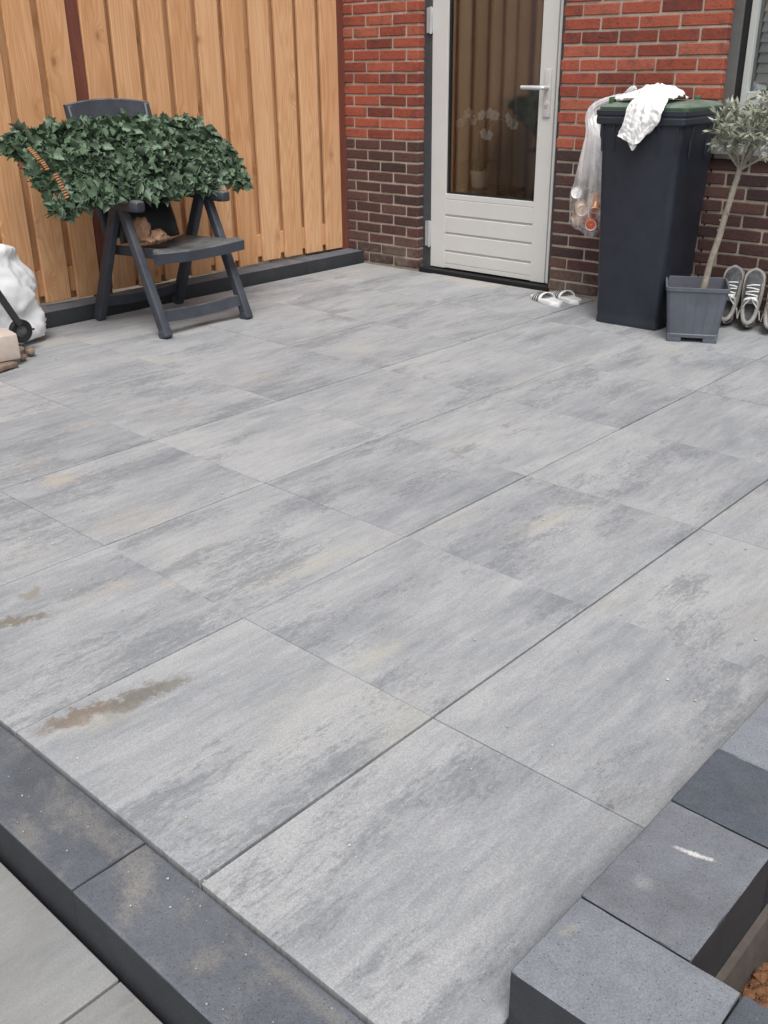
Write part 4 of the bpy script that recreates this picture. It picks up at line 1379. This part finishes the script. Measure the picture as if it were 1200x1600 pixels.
def can(p, d, col, label, idx):
    m = simple('can_print_%d' % idx, col, 0.35, 0.5, 0.10, 25, metal=0.25, bmp=0.0)
    M['can%d' % idx] = m
    d = Vector(d).normalized()
    q = d.to_track_quat('Z', 'Y').to_euler()
    root = thing('drink_can', label, 'can', p, 0, 'drink cans in the clear bag')
    root.rotation_euler = q
    def lathe(prof, n=24):
        b = B()
        loft(b, [[(r*math.cos(2*PI*k/n), r*math.sin(2*PI*k/n), z) for k in range(n)] for r, z in prof])
        return b
    r, h = 0.031, 0.098
    obj('can_body', lathe([(0.022, -h/2), (r, -h/2+0.008), (r, h/2-0.012), (0.027, h/2-0.002)]), 'can%d' % idx, root, smooth=True)
    obj('can_end', lathe([(0.026, h/2-0.004), (0.0285, h/2-0.001), (0.0285, h/2+0.002), (0.0255, h/2+0.001), (0.023, h/2-0.006), (0.010, h/2-0.003), (0.004, h/2-0.002)]), 'can_end', root, smooth=True)
for i, (x, y_, z, d, c, l) in enumerate(CANP):
    can((x, y_, z), d, c, l, i)

# ------------------------------------------------------------------ planter with olive tree
PL = Vector((-1.012, 3.778, 0))
PA = R(28)
pot = thing('planter', 'square dark grey plastic planter on four feet holding the olive tree', 'planter', PL, PA)
b = B()
pr = [(0.222, 0.222, 0.024, 0.02), (0.232, 0.232, 0.024, 0.02), (0.236, 0.236, 0.038, 0.02), (0.230, 0.230, 0.042, 0.02), (0.276, 0.276, 0.244, 0.022), (0.286, 0.286, 0.246, 0.022), (0.288, 0.288, 0.262, 0.022), (0.280, 0.280, 0.264, 0.022), (0.270, 0.270, 0.262, 0.022), (0.256, 0.256, 0.17, 0.022)]
loft(b, [rrect(w, d, z, r) for w, d, z, r in pr])
obj('pot', b, 'pot', pot, smooth=True, angle=R(32))
for sx in (-1, 1):
    for sy in (-1, 1):
        b = B()
        box(b, (sx*0.082, sy*0.082, 0.019), (0.066, 0.066, 0.040), None, 0.008, 2)
        obj('foot', b, 'pot', pot, smooth=True)
for f in range(4):
    for k in range(5):
        b = B()
        xx = -0.088+k*0.044
        zt, zb = 0.240, 0.048
        for sgn in (-1, 1):
            pass
        p0, p1 = Vector((xx, -0.1158, zb)), Vector((xx*1.17, -0.1372, zt))
        bar(b, p0, p1, 0.0035, 0.0025, (1, 0, 0), 0.0)
        b.transform(Matrix.Rotation(f*PI/2, 4, 'Z'))
        obj('rib', b, 'pot', pot)
b = B()
loft(b, [rrect(0.258, 0.258, 0.172, 0.02), rrect(0.25, 0.25, 0.178, 0.02), rrect(0.12, 0.12, 0.186, 0.02), rrect(0.02, 0.02, 0.188, 0.005)])
obj('potting_soil', b, 'soil', pot, smooth=True)
tree = thing('olive_tree', 'small olive tree with slanting pale trunk and round silvery crown in the planter', 'tree', (-0.985, 3.79, 0.185))
TO = Vector((0.985, -3.79, -0.185))
ro = random.Random(5)
fork = Vector((-0.893, 3.815, 0.785))
b = B()
base = Vector((-0.996, 3.79, 0.18))
pts, rad = [], []
for k in range(13):
    u = k/12
    p = base.lerp(fork, u)+Vector((0.006*mnoise.noise(Vector((u*5, 1, 0))), 0.006*mnoise.noise(Vector((u*5, 7, 0))), 0))
    pts.append(p)
    rad.append(0.0165-0.004*u+0.0015*mnoise.noise(Vector((u*14, 3, 3))))
tube(b, pts, rad, 10)
for k in range(6):
    u = ro.uniform(0.15, 0.95)
    p = base.lerp(fork, u)
    d = Vector((ro.uniform(-1, 1), ro.uniform(-1, 1), 0.3)).normalized()
    tube(b, [p+d*0.006, p+d*0.021], [0.006, 0.003], 6)
b.transform(Matrix.Translation(TO))
obj('trunk', b, 'bark', tree, smooth=True, angle=R(70))
CC, CR = Vector((-0.848, 3.835, 0.945)), Vector((0.195, 0.185, 0.150))
bb, lv, lf = B(), [], []
tips = []
for k in range(9):
    a = k*2*PI/9+ro.uniform(-.3, .3)
    el = ro.uniform(0.15, 1.2)
    tgt = CC+Vector((math.cos(a)*CR.x*math.cos(el), math.sin(a)*CR.y*math.cos(el), CR.z*(math.sin(el)*0.9-0.12)))
    mid = fork.lerp(tgt, 0.5)+Vector((math.cos(a)*0.02, math.sin(a)*0.02, -0.015))
    tube(bb, [fork-Vector((0, 0, 0.01)), mid, tgt], [0.0062, 0.004, 0.0022], 6)
    for t in range(6):
        s = mid.lerp(tgt, t/5)
        d = Vector((ro.gauss(0, 1), ro.gauss(0, 1), ro.gauss(0.25, 0.8))).normalized()
        e = s+d*ro.uniform(0.06, 0.13)
        q = Vector(((e.x-CC.x)/CR.x, (e.y-CC.y)/CR.y, (e.z-CC.z)/CR.z))
        if q.length > 1.0:
            q = q/q.length*ro.uniform(0.9, 1.05)
            e = CC+Vector((q.x*CR.x, q.y*CR.y, q.z*CR.z))
        tube(bb, [s, s.lerp(e, 0.5)+Vector((0, 0, 0.006)), e], [0.0026, 0.002, 0.0012], 5)
        tips.append((s, e))
for k in range(70):          # more twigs through the crown
    s, e = ro.choice(tips)
    st_ = s.lerp(e, ro.uniform(0.3, 1.0))
    d = Vector((ro.gauss(0, 1), ro.gauss(0, 1), ro.gauss(0.5, 0.8))).normalized()
    e2 = st_+d*ro.uniform(0.04, 0.09)
    q = Vector(((e2.x-CC.x)/CR.x, (e2.y-CC.y)/CR.y, (e2.z-CC.z)/CR.z))
    if q.length > 1.12:
        continue
    tube(bb, [st_, e2], [0.0018, 0.001], 4)
    tips.append((st_, e2))
bb.transform(Matrix.Translation(TO))
obj('branches', bb, 'bark', tree, smooth=True)
def olive_leaf(p, d, L):
    d = d.normalized()
    s = d.cross(Vector((ro.gauss(0, 1), ro.gauss(0, 1), ro.gauss(0, 1)))).normalized()
    n = s.cross(d)
    w = L*0.13
    base = len(lv)
    for (t, x, h) in ((0, 0, 0), (0.35, w, 0.03), (0.35, -w, 0.03), (0.7, w*0.8, 0.05), (0.7, -w*0.8, 0.05), (1.0, 0, 0.02)):
        lv.append(p+d*L*t+s*x+n*L*h+TO)
    lf.extend([(base, base+1, base+2), (base+1, base+3, base+4, base+2), (base+3, base+5, base+4)])
for s, e in tips:
    d = (e-s)
    L = d.length
    nl = max(10, int(L/0.0034))
    for k in range(nl):
        u = ro.uniform(0.15, 1.0)
        o = Vector((ro.gauss(0, 1), ro.gauss(0, 1), ro.gauss(0.15, 1))).normalized()
        olive_leaf(s.lerp(e, u), d.normalized()*0.9+o*0.75, ro.uniform(0.020, 0.040))
    for q_ in range(3):
        olive_leaf(e, d+Vector((ro.gauss(0, .4), ro.gauss(0, .4), ro.gauss(0, .4)))*d.length, 0.042)
me = bpy.data.meshes.new('crown')
me.from_pydata(lv, [], lf)
mesh_obj('crown', me, 'olive_leaf', tree, kind='stuff')

# ------------------------------------------------------------------ slides by the door
def slide(loc, rz, label):
    t = thing('slide_sandal', label, 'sandal', loc, rz, 'pair of white slides by the door')
    L, n = 0.275, 18
    def outline(u):
        """half widths of the sole, heel at u=0, toe at u=1"""
        w = 0.034+0.014*math.sin(PI*min(1, u*0.75))
        if u < 0.12:
            w *= math.sqrt(max(0.0, 1-(1-u/0.12)**2))*0.98+0.02
        if u > 0.85:
            w *= math.sqrt(max(0.0, 1-((u-0.85)/0.15)**2))*0.98+0.02
        return w
    b = B()
    rings = []
    for i in range(n+1):
        u = i/n
        w = outline(u)
        x = u*L
        h = 0.026-0.006*u
        rings.append([(x, -w, 0.003), (x, -w*1.04, h*0.5), (x, -w, h), (x, -w*0.86, h+0.002), (x, 0, h-0.004), (x, w*0.86, h+0.002), (x, w, h), (x, w*1.04, h*0.5), (x, w, 0.003), (x, w*0.8, 0.0), (x, -w*0.8, 0.0)])
    loft(b, rings)
    obj('sole', b, 'white_rubber', t, smooth=True, angle=R(50))
    def strap(u0, u1, dz, k):
        b = B()
        rows = []
        for i in range(k+1):
            u = u0+(u1-u0)*i/k
            w = outline(u)+0.003+dz
            hh = 0.050-0.018*(u-0.48)/0.34+dz
            rows.append([(u*L, math.cos(a)*w, 0.008+math.sin(a)**0.8*hh if 0 < a < PI-1e-6 else 0.008) for a in [PI*j/14 for j in range(15)]])
        loft(b, rows, False, False)
        return b
    o = obj('strap', strap(0.46, 0.84, 0.0, 7), 'white_rubber', t, smooth=True)
    md = o.modifiers.new('thick', 'SOLIDIFY')
    md.thickness = 0.004
    for k in range(3):
        u0 = 0.545+k*0.085
        s = obj('stripe', strap(u0, u0+0.042, 0.0022, 2), 'black_print', o, smooth=True)
slide((-1.850, 3.905, 0.0), R(153), 'white slide with three black stripes lying out in front of its pair')
slide((-1.795, 4.010, 0.0), R(150), 'white slide with three black stripes nearer the brick wall of the pair')

# ------------------------------------------------------------------ sneakers propped against the wall
def sneaker(loc, lean, yaw, label, mesh='shoe_mesh', trim='shoe_white', lace='lace', grp='grey sneakers propped against the wall'):
    t = thing('sneaker', label, 'shoe', loc, 0, grp)
    # built lying: heel at x=0, toe at x=L, up = z; stood on its heel by the root's rotation
    L = 0.285
    def W(u):
        w = 0.031+0.016*math.sin(PI*min(1, max(0, u*0.9-0.12)))
        if u < 0.1:
            w *= math.sqrt(max(0, 1-(1-u/0.1)**2))*0.75+0.25
        if u > 0.86:
            w *= math.sqrt(max(0, 1-((u-0.86)/0.14)**2))*0.92+0.08
        return w
    def H(u):
        if u < 0.42:
            return 0.082-0.018*math.sin(PI*u/0.42)
        return 0.082-0.048*((u-0.42)/0.58)**0.8
    n = 22
    b = B()
    loft(b, [[(u*L, -W(u)*1.06, 0.0), (u*L, -W(u)*1.10, 0.014), (u*L, -W(u)*1.03, 0.026), (u*L, W(u)*1.03, 0.026), (u*L, W(u)*1.10, 0.014), (u*L, W(u)*1.06, 0.0)] for u in [i/n for i in range(n+1)]])
    obj('sole', b, 'shoe_sole', t, smooth=True, angle=R(45))
    b = B()
    loft(b, [[(u*L, -W(u)*1.09, 0.014), (u*L, -W(u)*1.12, 0.022), (u*L, -W(u)*1.04, 0.036), (u*L, W(u)*1.04, 0.036), (u*L, W(u)*1.12, 0.022), (u*L, W(u)*1.09, 0.014)] for u in [-0.012+1.022*i/n for i in range(n+1)] if True])
    obj('midsole', b, trim, t, smooth=True, angle=R(45))
    # upper: open at the ankle
    b = B()
    rows = []
    for i in range(n+1):
        u = i/n
        w, h = W(u), H(u)
        gap = 0.0
        if 0.04 < u < 0.46:
            gap = 1.25*math.sin(PI*min(1, (u-0.04)/0.42))**0.5
        r = []
        for j in range(17):
            s = j/16*2-1
            a = PI/2+s*PI/2
            if s < 0:
                a2 = gap*0.75+(PI/2-gap*0.75)*(-s)
                ang = PI/2-a2 if False else PI/2-a2
                r.append((u*L, math.sin(a2)*w, 0.026+max(0, math.cos(a2))*(h-0.026)))
            else:
                a2 = gap*0.75+(PI/2-gap*0.75)*s
                r.append((u*L, -math.sin(a2)*w, 0.026+max(0, math.cos(a2))*(h-0.026)))
        rows.append(r)
    rv = [[b.verts.new(p) for p in r] for r in rows]
    for i in range(n):
        for j in range(16):
            u = (i+0.5)/n
            if 0.05 < u < 0.46 and j in (7, 8):
                continue
            b.faces.new((rv[i][j], rv[i+1][j], rv[i+1][j+1], rv[i][j+1]))
    o = obj('upper', b, mesh, t, smooth=True)
    md = o.modifiers.new('thick', 'SOLIDIFY')
    md.thickness = 0.004
    b = B()     # collar rolled round the ankle opening
    col = []
    for k in range(25):
        a = 2*PI*k/24
        u = 0.245+0.215*math.cos(a)
        i = u
        w = W(u)*0.90*abs(math.sin(a))**0.8*(1 if math.sin(a) > 0 else -1)
        col.append((u*L, w, 0.026+(H(u)-0.026)*0.86+0.010*(1 if u < 0.12 else 0)))
    tube(b, col, 0.0105, 8)
    obj('collar', b, trim, t, smooth=True)
    b = B()
    loft(b, [[(u*L, -W(u)*0.74, 0.040), (u*L, W(u)*0.74, 0.040)] for u in [0.06+0.4*i/6 for i in range(7)]], False, False)
    obj('insole', b, 'shoe_in', t)
    b = B()     # tongue
    loft(b, [[(u*L, s*0.021*(1-0.3*(0.6-u)), H(u)+0.004-0.10*s*s*0.05+max(0, 0.46-u)*0.12) for s in (-1, -0.5, 0, 0.5, 1)] for u in [0.36+0.34*i/6 for i in range(7)]], False, False)
    o = obj('tongue', b, mesh, t, smooth=True)
    for k in range(5):
        u = 0.46+k*0.058
        b = B()
        s = 1 if k % 2 else -1
        tube(b, [((u+0.012*s*y_)*L, y_*W(u)*0.62, H(u)+0.0085-0.014*y_*y_) for y_ in (-1, -0.5, 0, 0.5, 1)], 0.0036, 6)
        obj('lace', b, lace, t, smooth=True)
    b = B()
    for s in (-1, 1):
        tube(b, [(0.45*L, 0.0, H(0.45)+0.014), (0.42*L, s*0.018, H(0.42)+0.024), (0.40*L, s*0.032, H(0.42)+0.012), (0.44*L, s*0.024, H(0.45)+0.008), (0.46*L, 0, H(0.45)+0.012)], 0.0033, 6)
        tube(b, [(0.45*L, 0, H(0.45)+0.012), (0.36*L, s*0.020, H(0.4)+0.010), (0.25*L, s*0.046, 0.05), (0.12*L, s*0.052, 0.035)], 0.003, 6)
    obj('lace_bow', b, lace, t, smooth=True)
    b = B()     # white toe guard and side stripe
    loft(b, [[(u*L, W(u)*1.015*math.sin(a), 0.026+math.cos(a)*(H(u)-0.026)*1.02+0.0012) for a in (-1.5, -1.2, -0.9)] for u in [0.25+0.5*i/8 for i in range(9)]], False, False)
    loft(b, [[(u*L, W(u)*1.015*math.sin(a), 0.026+math.cos(a)*(H(u)-0.026)*1.02+0.0012) for a in (0.9, 1.2, 1.5)] for u in [0.25+0.5*i/8 for i in range(9)]], False, False)
    obj('side_trim', b, trim, t, smooth=True)
    # stand on the heel, sole towards the wall, opening towards the terrace
    m = Matrix.Rotation(yaw, 3, 'Z') @ Matrix(((0, 1, 0), (0, 0, -1), (1, 0, 0))).transposed().to_3x3() if False else None
    X = Vector((0, math.sin(lean), math.cos(lean)))          # length points up and back to the wall
    Z = Vector((0, -math.cos(lean), math.sin(lean)))         # top of the shoe faces the terrace
    Y = Z.cross(X)
    m = Matrix(((X.x, Y.x, Z.x), (X.y, Y.y, Z.y), (X.z, Y.z, Z.z)))
    m = Matrix.Rotation(yaw, 3, 'Z') @ m
    t.rotation_euler = m.to_euler()
sneaker((-0.982, 4.098, 0.010), R(20), R(14), 'grey knit sneaker with white laces propped up beside the planter')
sneaker((-0.868, 4.094, 0.010), R(21), R(18), 'grey knit sneaker with white laces propped next to the one beside the planter')
sneaker((-0.745, 4.092, 0.010), R(21), R(10), 'rust brown shoe with tan laces propped beside the grey sneakers', 'shoe_rust', 'shoe_white', 'lace_tan', 'rust brown shoes propped against the wall')
sneaker((-0.630, 4.096, 0.010), R(20), R(6), 'rust brown shoe with tan laces farther from the grey sneakers', 'shoe_rust', 'shoe_white', 'lace_tan', 'rust brown shoes propped against the wall')

# ------------------------------------------------------------------ sack, folding trolley and rubble at the left
sk = B()
NS = 34
rings = []
for i in range(NS+1):
    u = i/NS
    z = 0.0+0.49*u
    wy = 0.30*(1-0.45*u**2.2)*(0.80+0.5*u if u < 0.35 else 0.975)
    wx = 0.125*(1-0.5*u**2)
    if u > 0.93:
        f = math.sqrt(max(0, 1-((u-0.93)/0.07)**2))
        wy *= 0.25+0.75*f
        wx *= 0.25+0.75*f
    r = []
    for k in range(72):
        a = 2*PI*k/72
        q = Vector((math.cos(a)*1.4, math.sin(a)*1.4, u*3.2))
        crease = abs(mnoise.noise(q*1.7+Vector((3, 1, 0))))
        cr2 = abs(mnoise.noise(q*3.4+Vector((7, 2, 5))))
        w = 1+0.16*mnoise.noise(q)-0.24*crease-0.10*cr2+0.03*mnoise.noise(q*4.5)
        lift = 0.030*max(0, math.sin(a))*max(0, 1-u*5)
        r.append((math.cos(a)*wx*w, math.sin(a)*wy*w, z+0.020*mnoise.noise(q*1.3)*min(1, u*4)+lift+0.004))
    rings.append(r)
loft(sk, rings)
zmin = min(v.co.z for v in sk.verts)
for v in sk.verts:
    v.co.z -= zmin
tag(obj('white_sack', sk, 'sack', None, (-3.455, 1.455, 0.0), (0, 0, R(-6)), smooth=True, angle=R(80)), 'creased white plastic sack standing by the fence kerb', 'sack')
tr = thing('folding_trolley', 'black folding hand trolley with small wheel beside the white sack', 'trolley', (-3.28, 1.30, 0))
ax0 = Vector((0.0, 0.215, 0.098))
for s, yy in ((1, 0.215), (-1, -0.215)):
    b = B()
    n = 28
    prof = [(0.026, -0.012), (0.050, -0.016), (0.055, -0.010), (0.055, 0.010), (0.050, 0.016), (0.026, 0.012)]
    # wheel plane faces the terrace (+x)
    loft(b, [[(h, r*math.cos(2*PI*k/n), r*math.sin(2*PI*k/n)) for k in range(n)] for r, h in prof+[prof[0]]], True, False)
    wh = obj('tyre', b, 'rubber', tr, (0, yy, 0.098), smooth=True)
    b = B()
    loft(b, [[(h, r*math.cos(2*PI*k/n), r*math.sin(2*PI*k/n)) for k in range(n)] for r, h in ((0.045, -0.012), (0.045, 0.012), (0.040, 0.013), (0.037, 0.010), (0.016, 0.010), (0.014, 0.017), (0.003, 0.018))])
    obj('hub', b, 'hub_grey', wh, smooth=True)
b = B()
tube(b, [(0.0, 0.165, 0.060+0.038), (0.0, 0.285, 0.094)], [0.008, 0.005], 8)
tube(b, [(-0.012, 0.215, 0.098), (-0.012, -0.215, 0.098)], 0.007, 8)
obj('axle', b, 'black_steel', tr, smooth=True)
for s, y0_, y1_ in ((1, 0.207, 0.02), (-1, -0.223, -0.30)):
    b = B()
    bar(b, (0.018, y0_, 0.130), (0.03, y1_, 0.50), 0.030, 0.022, (0, 1, 0), 0.003)
    obj('frame_tube', b, 'black_steel', tr)
b = B()
bar(b, (0.02, 0.02, 0.50), (0.02, -0.30, 0.50), 0.02, 0.02, (0, 0, 1), 0.003)
obj('handle', b, 'black_steel', tr)
b = B()
bar(b, (0.02, 0.20, 0.030), (0.02, -0.25, 0.030), 0.02, 0.06, (0, 0, 1), 0.003)
bar(b, (0.0, 0.15, 0.030), (0.0, 0.15, 0.10), 0.02, 0.02, (1, 0, 0), 0.003)
boxr(b, 0.012, 0.03, -0.24, 0.19, 0.0, 0.022)
obj('toe_plate', b, 'black_steel', tr)
b = B()
box(b, (0, 0, 0.075), (0.13, 0.20, 0.115), None, 0.006, 2)
bmesh.ops.subdivide_edges(b, edges=b.edges[:], cuts=2, use_grid_fill=True)
jolt(b, 0.004, 22)
tag(obj('stone_block', b, 'pale_stone', None, (-3.150, 1.300, 0.012), (0.02, 0.03, R(-8)), smooth=True, angle=R(35)), 'pale pinkish stone block propped beside the trolley wheel', 'stone')
for i, (x, y_, s, lab) in enumerate(((-3.205, 1.445, 0.032, 'largest brown lump of rubble under the trolley wheel'), (-3.175, 1.492, 0.022, 'small brown lump of rubble towards the fence from the trolley wheel'), (-3.125, 1.425, 0.018, 'smallest brown lump of rubble against the pale stone block'), (-3.235, 1.385, 0.026, 'brown lump of rubble wedged between the sack and the stone block'))):
    b = B()
    bmesh.ops.create_icosphere(b, subdivisions=3, radius=s)
    for v in b.verts:
        q = v.co/s
        v.co = v.co*(1+0.35*mnoise.noise(q*1.6+Vector((i*4, 0, 0))))
        v.co.z *= 0.8
    zmin = min(v.co.z for v in b.verts)
    for v in b.verts:
        v.co.z -= zmin
    tag(obj('rubble_lump', b, 'rubble', None, (x, y_, 0.0), smooth=True, angle=R(30)), lab, 'rubble', 'rubble by the trolley')
b = B()
box(b, (0, 0, 0.012), (0.11, 0.16, 0.022), None, 0.006, 2)
bmesh.ops.subdivide_edges(b, edges=b.edges[:], cuts=2, use_grid_fill=True)
jolt(b, 0.006, 18, 3)
zmin = min(v.co.z for v in b.verts)
for v in b.verts:
    v.co.z -= zmin
tag(obj('flat_stone', b, 'rubble', None, (-3.080, 1.270, 0.0), (0, 0, R(14)), smooth=True, angle=R(35)), 'flat brown stone lying on the slabs before the pale block', 'stone')

# ------------------------------------------------------------------ grit on the slabs
b = B()
rg = random.Random(3)
for k in range(240):
    x, y_ = rg.uniform(-3.2, 0.5), abs(rg.gauss(0, 1.6))
    if y_ > 4.1:
        continue
    s = rg.choice((0.0012, 0.0016, 0.002, 0.003))
    r = bmesh.ops.create_icosphere(b, subdivisions=1, radius=s)
    for v in r['verts']:
        v.co = Vector((v.co.x*rg.uniform(0.8, 1.8), v.co.y*1.2, v.co.z*0.7)) + Vector((x, y_, s*0.5+0.001))
for k in range(60):
    x, y_ = rg.uniform(-0.9, 0.5), rg.uniform(-0.15, -0.02)
    s = rg.choice((0.001, 0.0015, 0.002))
    r = bmesh.ops.create_icosphere(b, subdivisions=1, radius=s)
    for v in r['verts']:
        v.co = v.co+Vector((x, y_, s*0.5))
obj('grit', b, 'crumb', None, kind='stuff')
